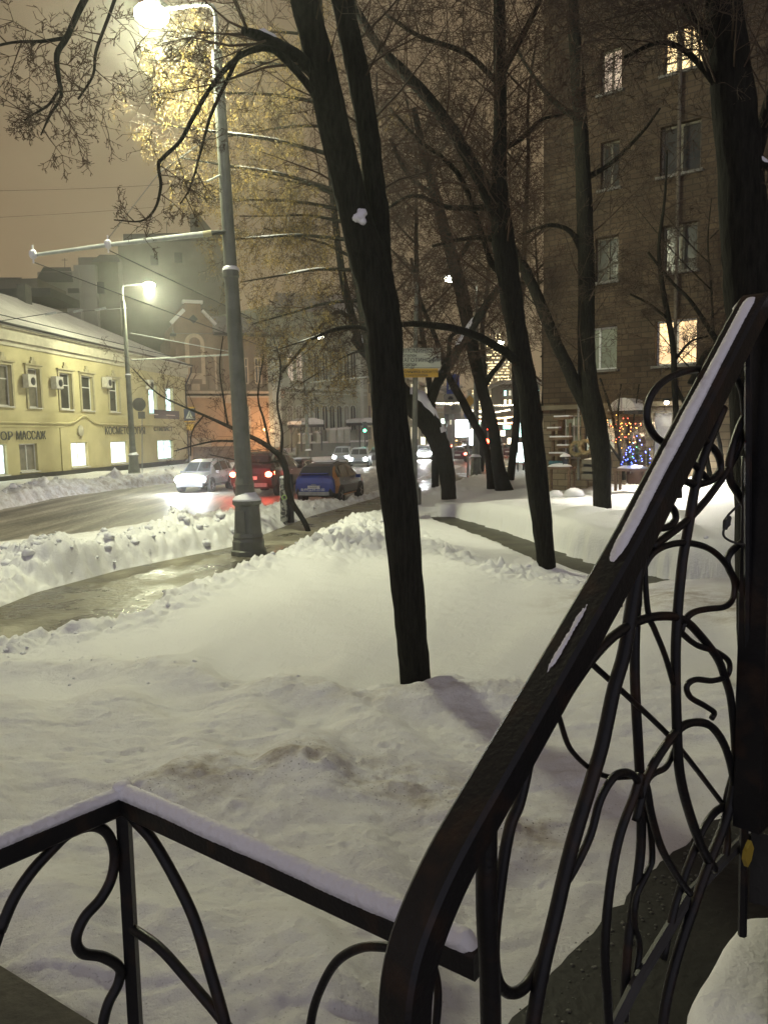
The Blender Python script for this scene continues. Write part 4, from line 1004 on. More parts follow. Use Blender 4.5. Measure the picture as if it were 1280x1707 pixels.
s=MB(); s.box(at(316,679.5,Y-.1),(.86,.03,.10)); s.box(at(316,702.5,Y-.1),(.86,.03,.10)); s.box(at(317,712,Y-.1),(.55,.03,.5)); s.build('yellow_edge',M_sgy,t_)
Y=56; t_=pole_thing('round_sign','dark back of a round sign and plate on a thin pole by distant lamp','sign',237,790,Y,662)
s=MB(); disk(s,at(232,674,Y-.08),px2(11,Y)); s.build('disc',pm('sign_back',(.16,.155,.12),(.13,.125,.10),3,.6),t_); s=MB(); s.box(at(236,692,Y-.08),(.5,.03,.5)); s.build('plate',MATS['sign_back'],t_)
# signs by the far pavement
Y=44; t_=pole_thing('parking_sign','grey parking sign with two plates on thin pole between leaning trunks','sign',754,812,Y,676,.03)
s=MB(); s.box(at(751,664,Y-.06),(px2(20,Y),.03,px2(15,Y))); p1_=s.build('upper_plate',M_plate,t_)
s=MB(); c=at(751,664,Y-.09); s.box(c,(.28,.01,.12)); s.box(c+Vector((0,0,.08)),(.18,.01,.08)); s.build('car_symbol',M_sgk,p1_)
s=MB(); s.box(at(753,683,Y-.06),(px2(26,Y),.03,px2(14,Y))); s.build('lower_plate',M_plate,t_)
s=MB(); disk(s,at(754,680,Y-.1),.12,.02); s.build('ring',M_metal,t_)
Y=52; t_=pole_thing('priority_sign','yellow diamond priority sign above a round blue sign','sign',781,790,Y,655,.03)
for rr_,m_,o_ in ((px2(13,Y),M_sgw,0),(px2(9.5,Y),M_sgy,.02)):
    c=at(783,668,Y-.06-o_); s=MB(); s.prism([c+Vector((-rr_,0,0)),c+Vector((0,0,-rr_)),c+Vector((rr_,0,0)),c+Vector((0,0,rr_))],(0,-1,0),.015); s.build('diamond',m_,t_)
s=MB(); disk(s,at(781,690,Y-.06),px2(8,Y)); s.build('blue_disc',M_blue,t_)
Y=58; t_=pole_thing('blue_road_sign','tall dark blue road sign on a pole behind the crossing trunks','sign',756,790,Y,622,.05)
s=MB(); s.box(at(755,640,Y-.08),(px2(21,Y),.04,px2(32,Y))); pn=s.build('panel',M_blue,t_); s=MB(); s.box(at(749,641,Y-.12),(px2(3,Y),.01,px2(16,Y))); s.build('white_bar',M_sgw,pn)
Y=40; t_=pole_thing('bus_stop_sign','grey and blue bus stop sign on a thin pole left of dark trunk','sign',863,786,Y,680,.028)
s=MB(); s.box(at(863,687,Y-.05),(px2(17,Y),.03,px2(16,Y))); u_=s.build('upper_plate',M_plate,t_); s=MB(); c=at(863,687,Y-.08); s.box(c,(.34,.01,.10)); s.build('bus_symbol',M_sgk,u_)
s=MB(); s.box(at(863,698.5,Y-.05),(px2(17,Y),.03,px2(7,Y))); s.build('blue_plate',M_blue,t_)
# glowing panels
M_scr=em('screen_white',(1,.97,.93),9,(.80,.90,1.0),.9)
def lightbox(name,label,cat,x0,y0,x1,y1,Y,mat,legs):
    a=at((x0+x1)/2,y1,Y); t_=thing(name,label,cat,Vector((a.x,Y,.05)))
    c=at((x0+x1)/2,(y0+y1)/2,Y); wd=px2(x1-x0,Y); ht=px2(y1-y0,Y)
    s=MB(); s.box(c+Vector((0,.12,0)),(wd+.12,.2,ht+.12)); s.build('casing',M_dark,t_)
    s=MB(); s.box(c,(wd,.03,ht)); s.build('lit_panel',mat,t_)
    s=MB()
    for k in legs: s.box((c.x+k*wd,Y+.12,(c.z-ht/2)/2),(.12,.12,max(.1,c.z-ht/2)))
    s.build('support',M_dark,t_); return t_
lightbox('light_box','upright glowing white advertising light box beside the dark leaning trunk','light box',860,738,876,770,52,em('lightbox_white',(.82,1,.98),5),(-.3,.3))
lightbox('lit_kiosk_panel','glowing green white kiosk panel above the advertising light box','light box',859,704,875,728,60,em('kiosk_white',(.80,1,.95),4,(.4,.9,.8),2),(-.3,.3))
lightbox('advertising_screen','large blown out white advertising screen at the far street end','screen',759,700,782,728,96,M_scr,(-.3,.3))
lightbox('lit_shop_sign','smaller bright bluish screen beside large white advertising screen','screen',781,716,793,742,92,em('screen_blue',(.78,.88,1),6),(-.3,.3))
# traffic lights
def tlight(px,py,Y,colr,label,h=14):
    c=at(px,py,Y); t_=thing('traffic_light',label,'traffic light',Vector((c.x,Y,0)),group='traffic lights down the street')
    s=MB(); s.tube([Vector((c.x,Y+.15,0)),Vector((c.x,Y+.15,c.z+.5))],.06,6); s.build('pole',M_dark,t_)
    s=MB(); s.box(c,(.42,.22,1.15)); s.build('housing',M_dark,t_)
    for k,z in enumerate((.36,0,-.36)):
        on=(k==0 and colr=='r') or (k==2 and colr=='g')
        s=MB(); disk(s,c+Vector((0,-.11,z)),.15 if not on else .17,.03,14); s.build('signal_lens',(em('red_signal',(1,.05,.02),30) if colr=='r' else em('green_signal',(.1,1,.55),9)) if on else M_dark,t_)
tlight(811,744,55,'r','traffic light showing red against the thick leaning trunk'); tlight(811,720,75,'r','farther red traffic light above the nearer one')
tlight(804,711,88,'r','red traffic light among the tail lights up the street'); tlight(608,712,84,'g','traffic light with green glow beside the farther entrance canopy')
tlight(744,692,80,'r','small red traffic light left of white advertising screen')
# festive garlands of bulbs strung over the far street
for k,(x0,x1,y,Y,col_) in enumerate([(790,868,692,105,(1,.72,.35)),(785,850,683,125,(1,.86,.6)),(796,880,700,90,(1,.45,.2)),(700,790,668,118,(1,.9,.65)),(800,885,672,140,(1,.85,.6))]):
    a=at(x0,y,Y); c=at(x1,y-1,Y+3); t_=thing('light_garland',['amber garland of bulbs across far street level with the bus stop sign','white garland above the amber one across the far street','reddish garland of bulbs lowest over the queue of cars','pale garland left of the pair of leaning trunks','highest pale garland under the floodlit tower'][k],'garland',a,group='garlands of bulbs over the far street')
    s=MB(); s.tube([a,a.lerp(c,.5)-Vector((0,0,.4)),c],.03,4); s.build('cable',M_dark,t_)
    bulbs([a.lerp(c,(j+.5)/26)-Vector((0,0,1.6*((j+.5)/26)*(1-(j+.5)/26)+.05)) for j in range(26)],.11,em('garland_glow_'+'abcde'[k],col_,14),t_)
# shop signs glowing along the far pavements
for k,(x,y,w_,h_,Y,c_,st_) in enumerate([(797,704,10,5,110,(.3,1,.6),5),(845,712,12,6,80,(.3,.95,.75),3.5),(838,722,7,9,86,(1,.95,.7),6),(806,728,7,8,100,(1,.5,.3),6),(828,737,10,5,95,(1,.75,.45),6),(738,702,6,8,105,(.75,1,.8),4),(722,716,5,6,110,(.4,1,.6),4),(850,735,8,10,70,(1,.85,.6),4),(793,660,6,5,150,(1,.85,.5),5),(705,735,7,12,125,(1,.85,.5),2.5)]):
    c=at(x,y,Y); t_=thing('shop_sign',['green shop sign by the left end of the amber garland','teal shop sign left of the blue bus stop sign','white upright sign below the teal shop sign','reddish sign among the tail lights','amber lit shop front low under the tower','pale green sign left of the white screen','small green sign at the end of the pale yellow house','warm lit doorway beside the light box','lit window sign high under the garlands','warm shop window right of main trunk'][k],'sign',Vector((c.x,c.y+.3,0)),group='glowing shop signs of the far street')
    s=MB(); s.box(c+Vector((0,.12,0)),(px2(w_,Y)+.1,.2,px2(h_,Y)+.1)); s.build('box',M_dark,t_)
    s=MB(); s.box(c,(px2(w_,Y),.04,px2(h_,Y))); s.build('face',em('sign_glow_'+'abcdefghij'[k],c_,st_),t_)
    s=MB(); s.tube([c+Vector((0,.25,0)),Vector((c.x,c.y+.25,0))],.05,5); s.build('mount',M_dark,t_)
# stickered twin posts
Y=23.5; a=at(473,872,Y); t_=thing('stickered_post','pair of short dark posts covered with stickers in front of the blue car','post',Vector((a.x,Y,.1)))
M_st=pm('stickers',(.03,.03,.03),(.30,.30,.26),9,.6,0,0,1,lo=.48,hi=.56)
s=MB(); s.tube([at(474,873,Y)-Vector((0,0,.02)),at(472,797,Y)],.115,12); s.build('stickered_tube',M_st,t_)
s=MB(); s.tube([at(485,871,Y+.2),at(483,790,Y+.2)],.105,12); s.build('dark_tube',M_dark,t_)
s=MB(); disk(s,at(474,829,Y-.12),.085,.01,16); st=s.build('round_sticker',pm('green_sticker',(.35,.50,.12),(.2,.3,.1),6,.5),t_); s=MB(); disk(s,at(474,829,Y-.132),.05,.004,16); s.build('sticker_centre',M_sgk,st)
s=MB(); s.ball(at(472,796,Y),.11,0,6,.5); s.build('snow_cap',M_cap,t_)
for k,(px,py,Yp,lab) in enumerate([(779,812,44,'thin grey bollard pole beside parking sign'),(838,790,46,'thin grey post right of the thick leaning trunk')]):
    s=MB(); s.tube([at(px,py,Yp),at(px,[738,742][k],Yp)],.045,7); tag(s.build('thin_post',M_metal),lab,'post')

# ================================================================ CARS
M_carglass=pm('car_glass',(.03,.035,.035),(.05,.055,.05),2,.08,0,0,1,spec=.8)
M_tyre=pm('tyre',(.02,.02,.02),(.035,.033,.03),6,.8); M_rim=pm('rim',(.35,.35,.35),(.25,.25,.25),5,.35,.7)
M_blk=pm('black_trim',(.025,.025,.025),(.04,.04,.04),5,.6)
def paint(name,c): 
    d=tuple(x*.72+.012 for x in c); return pm(name,c,d,2.2,.32,.15,0,1,coat=.5)
M_bcar=paint('blue_paint',(.03,.06,.30)); M_gcar=paint('dark_grey_paint',(.05,.052,.06)); M_ocar=paint('orange_film',(.50,.20,.03))
M_scar=paint('silver_paint',(.32,.34,.36)); M_kcar=paint('black_paint',(.03,.022,.024)); M_rcar=paint('dark_red_paint',(.10,.02,.03)); M_wcar=paint('white_paint',(.6,.62,.62)); M_ycar=paint('taxi_yellow',(.6,.42,.04))
# stations: x, z_bottom, z_belt, z_top, half width at belt, half width at top
SUVP=[(-2.15,.52,.80,.86,.70,.66),(-2.10,.34,.95,1.05,.82,.74),(-1.98,.30,1.00,1.16,.86,.72),(-1.70,.28,1.02,1.50,.885,.64),(-1.45,.28,1.02,1.60,.89,.62),(-.6,.26,1.00,1.645,.89,.63),(.15,.26,.98,1.62,.89,.62),(.55,.26,.97,1.50,.89,.62),(1.12,.27,.96,1.00,.88,.74),(1.6,.30,.88,.93,.86,.74),(1.98,.34,.76,.82,.80,.70),(2.12,.42,.62,.66,.70,.62)]
SEDP=[(-2.3,.48,.80,.84,.70,.62),(-2.22,.34,.90,.98,.80,.70),(-1.75,.28,.94,1.04,.87,.70),(-1.35,.26,.94,1.22,.88,.62),(-.95,.26,.93,1.42,.88,.58),(-.2,.25,.92,1.46,.88,.57),(.35,.25,.91,1.38,.88,.57),(1.05,.26,.90,.95,.87,.72),(1.6,.28,.83,.88,.85,.74),(2.1,.32,.70,.76,.79,.68),(2.25,.40,.58,.62,.70,.60)]
def ring(st):
    x,zb,zl,zt,wb,wt=st
    return [(x,0,zb),(x,wb*.86,zb),(x,wb*.985,zb+.14),(x,wb*1.0,(zb+zl)/2+.08),(x,wb*.955,zl),(x,wt+.02,zt-.05),(x,wt*.82,zt),(x,0,zt+.018)]
def wheel(parent,x,y,r=.335,side=1):
    s=MB(); ax=Matrix(((1,0,0),(0,0,1),(0,1,0)))
    s.lathe([(r*.62,-.11),(r*.93,-.11),(r,-.07),(r,.07),(r*.93,.11),(r*.62,.11)],(x,y,r),22,0,axis=ax); w_=s.build('wheel',M_tyre,parent,local=True)
    s=MB(); s.lathe([(r*.62,-.02),(r*.62,.02)],(x,y+side*.085,r),18,0,axis=ax)
    for k in range(5):
        an=2*math.pi*k/5; s.box((x+math.cos(an)*r*.32,y+side*.108,r+math.sin(an)*r*.32),(r*.55,.02,.05),0,X=(math.cos(an),0,math.sin(an)),Z=(-math.sin(an),0,math.cos(an)),Y=(0,1,0))
    s.build('rim',M_rim,w_,local=True)
def make_car(label,prof,body,group=None,rear_on=False,front_on=False,plate=True,kind='suv',lower=M_blk,cat='car',rear_band=None,right_col=None,beams=False,taxi=False,rear_em=None,fe=None):
    t_=thing('parked_car' if not (rear_on or front_on) else 'moving_car',label,cat,(0,0,0),0,group)
    P=[ring(s_) for s_ in prof]; n=len(P[0]); xs=[s_[0] for s_ in prof]
    mats=[body,lower,rear_band or body,right_col or body]
    bd=MB(); gl=MB()
    ws=[xs.index(x) for x in xs if False]
    wx=(xs[0]+.82, xs[-1]-.86)
    # side glass where the belt-to-top face is tall; screens are the tall slanted end faces
    heights=[s_[3]-s_[2] for s_ in prof]; tall=[h>.3 for h in heights]
    for sgn in (1,-1):
        for i in range(len(P)-1):
            for k in range(n-1):
                q=[P[i][k],P[i+1][k],P[i+1][k+1],P[i][k+1]]; q=[(a,b*sgn,c) for a,b,c in q]
                if sgn<0: q=q[::-1]
                mi=1 if k<=1 else 0
                if mi==0 and rear_band and sgn<0 and -1.9<(xs[i]+xs[i+1])/2<-1.2 and 2<=k<=4: mi=2
                elif mi==0 and right_col and (xs[i]+xs[i+1])/2>=-1.2 and sgn<0: mi=3
                elif mi==0 and right_col and (xs[i]+xs[i+1])/2>=-1.9 and k>=5: mi=3
                bd.add([Vector(v) for v in q],[(0,1,2,3)],mi)
    for e_,rev in ((0,False),(len(P)-1,True)):
        loop=[(a,b,c) for a,b,c in P[e_]]+[(a,-b,c) for a,b,c in P[e_][::-1][1:-1]]
        if not rev: loop=loop[::-1]
        bd.add([Vector(v) for v in loop],[tuple(range(len(loop)))],0)
    # wheel arches as dark discs set in the sides
    ax=Matrix(((1,0,0),(0,0,1),(0,1,0)))
    for x in wx:
        for sgn in (1,-1): bd.lathe([(.40,-.10),(.40,.10)],(x,sgn*.80,.36),20,1,axis=ax)
    b_=bd.build('body',mats,t_,local=True,smooth=False)
    # glass: side windows
    def lerp(a,b,t): return tuple(a[j]+(b[j]-a[j])*t for j in range(3))
    def side_at(x,k):
        for i in range(len(P)-1):
            if xs[i]<=x<=xs[i+1]: return lerp(P[i][k],P[i+1][k],(x-xs[i])/(xs[i+1]-xs[i]))
    if kind=='suv': wins=[(-1.62,-1.28,.55),(-1.16,-.28,.86),(-.18,.62,.86)]; rs,fs_=(1,4),(7,8)
    else: wins=[(-1.15,-.30,.80),(-.20,.62,.80)]; rs,fs_=(2,4),(6,7)
    for sgn in (1,-1):
        for (xa,xb,f_) in wins:
            g=MB(); pa,pb=side_at(xa,4),side_at(xb,4); ta,tb=side_at(xa,5),side_at(xb,5)
            def mk(a,b,t): q=lerp(a,b,t); return Vector((q[0],(q[1]+.012)*sgn,q[2]+.006))
            q=[mk(pa,ta,.10),mk(pb,tb,.10),mk(pb,tb,.88 if xb<.3 else .80),mk(pa,ta,.88 if xa>-1.5 else .7)]
            g.add(q if sgn>0 else q[::-1],[(0,1,2,3)]); g.build('side_window',M_carglass,t_,local=True)
    g=MB(); i0,i1=rs[0]+1,rs[1]-1 if kind=='suv' else rs[1]
    a0,a1=prof[2],prof[3]
    def screen(sa,sb,name,ta=.06,tb=.9,m_=M_carglass):
        g=MB(); xa,za,wa=sa[0],sa[3],sa[5]; xb,zb,wb=sb[0],sb[3],sb[5]
        nx=(za-zb); nz=(xb-xa); L=math.hypot(nx,nz) or 1; nx,nz=nx/L*.03,abs(nz)/L*.03
        def q(t,s_): w_=(wa+(wb-wa)*t)*.93*s_; return Vector((xa+(xb-xa)*t+nx,w_,za+(zb-za)*t+nz+.012))
        g.quad(q(ta,-1),q(ta,1),q(tb,1),q(tb,-1)); g.build(name,m_,t_,local=True)
    if kind=='suv': screen(prof[2],prof[3],'rear_window',.0,.95); screen(prof[8],prof[7],'windscreen',.05,.93)
    else: screen(prof[2],prof[4],'rear_window',.1,.92); screen(prof[7],prof[6],'windscreen',.05,.92)
    for x in wx:
        for sgn in (1,-1): wheel(t_,x,sgn*.80,side=sgn)
    xr=xs[0]; xf=xs[-1]; zl=prof[1][2]
    for sgn in (1,-1):
        s=MB(); s.hexa([Vector(v) for v in [(xr-.0,sgn*.50,zl-.22),(xr+.28,sgn*.865,zl-.20),(xr+.34,sgn*.865,zl-.19),(xr+.06,sgn*.50,zl-.21),(xr+.02,sgn*.50,zl-.03),(xr+.28,sgn*.85,zl-.02),(xr+.34,sgn*.84,zl-.02),(xr+.08,sgn*.50,zl-.03)]])
        if rear_on: s.ball((xr+.06,sgn*.70,zl-.12),.13,0,8,.8)
        s.build('tail_light',(rear_em or em('tail_light_on',(1,.10,.05),45)) if rear_on else pm('tail_lens',(.22,.02,.02),(.15,.015,.015),5,.25),t_,local=True)
        s=MB(); s.hexa([Vector(v) for v in [(xf-.10,sgn*.42,.60),(xf-.30,sgn*.80,.60),(xf-.36,sgn*.80,.60),(xf-.16,sgn*.42,.60),(xf-.10,sgn*.42,.73),(xf-.32,sgn*.80,.76),(xf-.38,sgn*.79,.76),(xf-.18,sgn*.42,.73)]]) 
        s.ball((xf-.10,sgn*.62,.67),.11 if not front_on else .19,0,8,.8)
        s.build('headlight',(fe or em('headlight_on',(.88,.95,1),120)) if front_on else pm('lamp_glass',(.4,.4,.4),(.3,.3,.3),5,.15),t_,local=True)
        s=MB(); s.box((.68,sgn*.98,1.0),(.12,.2,.13)); s.tube([(.68,sgn*.86,.96),(.68,sgn*.95,.98)],.03,5); s.build('mirror',body,t_,local=True)
        s=MB(); s.tube([(-1.35,sgn*.56,1.60 if kind=='suv' else 1.40),(-.9,sgn*.57,1.69 if kind=='suv' else 1.43),(.05,sgn*.57,1.68 if kind=='suv' else 1.43),(.3,sgn*.56,1.6 if kind=='suv' else 1.38)],.02,5)
        if kind=='suv': s.build('roof_rail',M_blk,t_,local=True)
        for xx in (-.28,-1.12): pass
        s=MB()
        for xx in (-.02,-.95): s.box((xx,sgn*(prof[4][4]*.965),.90),(.16,.03,.03))
        s.build('door_handle',M_rim,t_,local=True)
    s=MB(); s.box((xr-.02,0,.44),(.10,1.30,.14)); bp_=s.build('rear_bumper',pm('silver_trim',(.34,.35,.34),(.25,.26,.25),5,.4,.4) if kind=='suv' else body,t_,local=True)
    s=MB(); s.box((xf+.0,0,.40),(.10,1.4,.20)); s.build('front_bumper',M_blk,t_,local=True)
    s=MB(); s.box((xf-.07,0,.62),(.12,.74,.17)); s.build('grille',M_blk,t_,local=True)
    if plate:
        s=MB(); s.box((xr-.012,0,.70),(.03,.52,.12)); s.build('licence_plate',M_wf,t_,local=True)
    if taxi:
        s=MB(); s.box((-.3,0,1.55),(.15,.4,.14)); s.build('roof_light',em('taxi_light',(1,.8,.25),3),t_,local=True)
    return t_
def place(o,loc,heading):
    m=Matrix.Translation(Vector(loc))@Matrix.Rotation(heading,4,'Z'); o.matrix_world=m; MW[o.name]=m; return o
HD=R(90-16)
def carpos(px,py,L=2.15,hd=HD,z=0.0,front=False):
    p=gz(px,py,z); s_=-1 if front else 1
    return p+Vector((math.cos(hd),math.sin(hd),0))*L*s_
blue=make_car('blue and orange car share hatchback parked beside the pavement bank',SUVP,M_bcar,rear_band=M_ocar,right_col=M_gcar)
blue['category']='car'
place(blue,carpos(524,841),HD)
mb_=wm(blue); fx=lambda x,y,z: mb_@Vector((x,y,z))
Xr=(fx(0,-1,0)-fx(0,0,0)).normalized()
text_mesh('8(495)234-33-00',.15,M_wf,blue,fx(-2.155,.56,.55),Xr,UP,'phone_number',.004)
text_mesh('Н064ММ 799',.10,M_sgk,blue,fx(-2.185,.25,.665),Xr,UP,'plate_number',.002)
s=MB(); s.box((-2.0,0,1.24),(.14,1.15,.04)); s.build('spoiler',M_bcar,blue,local=True)
s=MB(); s.tube([(-2.175,.10,.80),(-2.175,-.10,.80)],.02,5); s.build('badge',M_rim,blue,local=True)
s=MB(); s.box((-.3,-.915,.34),(1.6,.02,.05)); s.build('side_stripe',M_ocar,blue,local=True)
s=MB()
for (x,w_) in [(-.2,1.7)]:
    s.lathe([(.80,0),(.74,.045),(.5,.07),(.05,.08)],(x,0,1.655),18); 
s.build('roof_snow',M_cap,blue,local=True,smooth=True)
suv=make_car('dark suv with glowing red tail lights behind the nearest lamp column',SUVP,M_kcar,group='cars on the road with lamps lit',rear_on=True)
suv['category']='suv'; place(suv,carpos(415,828,2.6),R(90-13)); suv.matrix_world=wm(suv)@Matrix.Scale(1.24,4); MW[suv.name]=suv.matrix_world.copy()
text_mesh('К318ТУ 77',.10,M_sgk,suv,wm(suv)@Vector((-2.185,.24,.665)),(wm(suv)@Vector((0,-1,0))-wm(suv)@Vector((0,0,0))),UP,'plate_number',.002)
sed=make_car('dark reddish sedan with snowy roof parked ahead of the blue car',SEDP,M_rcar,kind='sed'); place(sed,carpos(474,812,2.3),R(90-14))
s=MB(); s.box((-.3,0,1.50),(1.5,1.0,.06)); s.box((-2.0,0,1.04),(.5,1.2,.05)); s.build('roof_snow',M_cap,sed,local=True)
silv=make_car('silver car driving towards us with dazzling white headlights',SUVP,M_scar,group='cars on the road with lamps lit',front_on=True); place(silv,carpos(316,822,2.15,R(-90-9),front=True),R(-90-9))
for sgn in (1,-1): plight('headlight_beam',wm(silv)@Vector((2.25,sgn*.6,.68)),260,(.9,.96,1),.06,silv,'SPOT',R(85),wm(silv)@Vector((9,sgn*1.2,-.1)),.8)
for sgn in (1,-1): plight('headlight_glare',wm(silv)@Vector((2.6,sgn*.62,.75)),260,(.88,.95,1),.1,silv)
for sgn in (1,-1): plight('tail_glow',wm(suv)@Vector((-2.5,sgn*.68,.95)),55,(1,.06,.03),.08,suv)
def farcar(src,px,py,hd,label,front=False,L=2.15):
    o=dup(src,(0,0,0),0,label)
    for ch in list(bpy.data.objects):
        if ch.parent==o and (ch.type=='LIGHT' or ch.name.startswith(('plate_number','phone_number'))): bpy.data.objects.remove(ch)
    return place(o,carpos(px,py,L,hd,front=front),hd)
farcar(silv,597,779,R(-90-3),'oncoming car with the brightest headlights near the green house',True)

farcar(silv,568,774,R(-90-3),'oncoming car half hidden left of the brightest headlights',True)
dkc=make_car('dark car beside the brightest headlights partly behind the main trunk',SEDP,M_gcar,kind='sed'); place(dkc,carpos(628,772,2.3,R(-94),front=True),R(-94))
wht=make_car('white car with glaring headlights left of the snow topped bent trunk',SEDP,M_wcar,group='cars on the road with lamps lit',front_on=True,kind='sed',fe=em('headlight_soft',(.92,.98,1),90)); place(wht,carpos(707,767,2.3,R(-90-2),front=True),R(-92))
red=make_car('dark red car with one wide brake lamp glow between the leaning trunks',SEDP,M_rcar,group='cars on the road with lamps lit',rear_on=True,kind='sed',rear_em=em('tail_soft',(1,.08,.05),50)); place(red,carpos(763,771,2.3,R(86)),R(86))
txi=make_car('yellow taxi far up the road in front of dark red car',SEDP,M_ycar,group='cars on the road with lamps lit',rear_on=True,kind='sed',taxi=True,cat='taxi',rear_em=em('tail_soft',(1,.08,.06),14)); place(txi,carpos(762,752,2.3,R(86)),R(86))
labs=['red lit car queue member just right of the priority sign','car with red lamps left of the bus stop light box','car with red lamps nearest behind the thick leaning trunk','distant car with red lamps under the tower','farthest red lit car in the queue','dark car with red lamps beside the thin grey post','car with red lamps close to the glowing light box']
for k,(px,py) in enumerate([(800,751),(846,764),(834,757),(812,748),(824,744),(852,755),(870,760)]):
    farcar(red,px,py,R(84),labs[k],L=2.3)
for k,(px,py) in enumerate([(776,749),(768,745)]): farcar(wht,px,py,R(-93),['oncoming white lit car below the white screen','second oncoming lit car farther below the white screen'][k],True,L=2.3)
for px_,py_,Yl in ((588,764,66),(604,764,66),(706,757,78)): plight('headlight_glare',at(px_,py_,Yl),1500,(.92,.97,1),.15,wht)
dk2=farcar(dkc,778,766,R(86),'dark parked car right of the dark red one by the thin post',L=2.3)
# ================================================================ COURTYARD THINGS before the brick house
M_wood=pm('weathered_wood',(.16,.10,.06),(.10,.065,.04),4,.8,0,.3,30,stretch=(1,1,8)); M_wood2=pm('grey_boards',(.20,.18,.13),(.14,.125,.09),4,.8,0,.3,30)
def cp(px,py,off): return P5.hit(px,py,off)
def yardz(px,off): p=cp(px,780,off); return Hat(p.x,p.y)
D5=P5.d
def obox(mbx,c,wd,dp,ht): return mbx.box(c,(wd,dp,ht),0,X=D5,Y=-P5.n,Z=(0,0,1))
s_=lambda px: P5.hit(px,780,0)
shelf=thing('wooden_shelf_stand','tall weathered wooden shelf stand with snowy boards by the brick wall','shelf',Vector((*cp(932,790,.5)[:2],.8)))
for (x,y0,y1,wpx) in [(922,707,770,5),(934,700,776,7),(950,705,776,3)]:
    a,b=cp(x,y0,.5),cp(x,y1,.5); s=MB(); obox(s,(a+b)/2,wpx/F*28,.08,a.z-b.z); s.build('upright',M_wood,shelf)
for (x0,x1,y) in [(925,952,697),(914,934,716),(918,952,731),(930,951,745),(917,945,758)]:
    a,b=cp(x0,y,.62),cp(x1,y,.62); L=(b-a).length; s=MB(); obox(s,(a+b)/2,L,.34,.09); sh=s.build('shelf_board',M_wood,shelf); s=MB(); obox(s,(a+b)/2+UP*.075,L*.94,.3,.05); s.build('snow',M_cap,sh)
def wreath(px,py,off,r,label):
    c=cp(px,py,off); s=MB(); pts=[c+D5*r*math.cos(k*.3491)+UP*r*math.sin(k*.3491) for k in range(19)]; s.tube(pts,.075,8,noise=.25)
    o=s.build('wreath',pm('straw',(.30,.24,.13),(.2,.16,.09),12,.9,0,.6,60)); tag(o,label,'wreath','two straw wreaths hung on the post')
wreath(961,748,.7,.22,'left straw wreath on the post beside the wooden stand'); wreath(976,745,.9,.22,'right straw wreath half hidden behind the dark double trunk')
s=MB(); a,b=cp(964,800,.55),cp(964,672,.55); s.tube([a,b],.045,7); tag(s.build('awning_post',M_metal),'thin grey awning post carrying the straw wreaths','post')
tb=thing('garden_table','low wooden table heaped with snow beside the dark trunk','table',Vector((*cp(930,800,1.6)[:2],.8)))
def table(t_,x0,x1,y,off,zb,dp=.55):
    a,b=cp(x0,y,off),cp(x1,y,off); L=(b-a).length; c=(a+b)/2
    s=MB(); obox(s,c,L,dp,.08); s.build('tabletop',M_wood,t_)
    for sx in (-.44,.44):
        for sy in (-.2,.2): s=MB(); q=c+D5*L*sx-P5.n*sy; obox(s,Vector((q.x,q.y,(q.z+zb)/2)),.08,.08,q.z-zb); s.build('leg',M_wood,t_)
    s=MB(); s.lathe([(1,0),(.92,.35),(.6,.75),(.05,1)],(0,0,0),16); s.v=[tuple(c+D5*v[0]*L*.47+(-P5.n)*v[1]*dp*.45+UP*(.045+v[2]*.13)) for v in s.v]; s.build('snow',M_cap,t_,smooth=True)
table(tb,912,955,780,1.6,.7)
tb2=thing('snowy_bench_table','wooden table with snow under the blue lit little trees','table',Vector((*cp(1055,800,1.5)[:2],.8))); table(tb2,1027,1082,783,1.5,.75,.6)
ln=thing('garden_lantern','black garden lantern with snowy lid standing on the low table','lantern',cp(942,777,1.6))
c=cp(942,762,1.6); s=MB(); s.box(c,(.20,.20,.03),Z=(0,0,1)); s.box(c-UP*.30,(.22,.22,.04)); [s.box(c+Vector((i*.09,j*.09,-.15)),(.02,.02,.3)) for i in(-1,1) for j in (-1,1)]; s.build('cage',M_dark,ln)
s=MB(); s.lathe([(.19,0),(.16,.06),(.05,.12)],c+UP*.02,12); s.build('snowy_lid',M_cap,ln)
s=MB(); s.box(c-UP*.17,(.12,.12,.2)); s.build('glass',M_carglass,ln)
s=MB()
for k in range(5):
    q=cp(918+k*4.5,772,1.55); s.ball(q,.09,0,6)
tag(s.build('blue_tarpaulin',pm('teal_sheet',(.04,.13,.16),(.02,.06,.08),4,.5),None),'crumpled teal tarpaulin bundle on the low garden table','tarpaulin')
pal=thing('plank_planter','greyish plank planter topped with snow between wreaths and trunk','planter',Vector((*cp(982,806,1.3)[:2],.8)))
for y in (770,782,794): a,b=cp(970,y,1.3),cp(1000,y,1.3); s=MB(); obox(s,(a+b)/2,(b-a).length,.05,.16); s.build('plank',M_wood2,pal)
a,b=cp(971,783,1.22),cp(999,783,1.22); s=MB(); obox(s,(a+b)/2-P5.n*.2,(b-a).length,.3,.6); s.build('box',M_blk,pal); s=MB(); c=(a+b)/2-P5.n*.15; s.lathe([(1,0),(.9,.5),(.05,1)],(0,0,0),14); s.v=[tuple(c+D5*v[0]*.34-P5.n*v[1]*.22+UP*(.3+v[2]*.12)) for v in s.v]; s.build('snow',M_cap,pal,smooth=True)
for (px,py,r_,lab) in [(957,795,.26,'snow covered stump in front of plank planter'),(926,800,.2,'small snow covered stone below the low table')]:
    c=cp(px,py,2.2); c.z=Hat(c.x,c.y)+.08; s=MB(); s.lathe([(1.0,-.6),(1.05,0),(.8,.5),(.4,.75),(.05,.8)],(0,0,0),14); s.v=[tuple(c+Vector((v[0]*r_*1.3,v[1]*r_,v[2]*r_))) for v in s.v]; tag(s.build('snowy_stump',M_cap,smooth=True),lab,'stump')
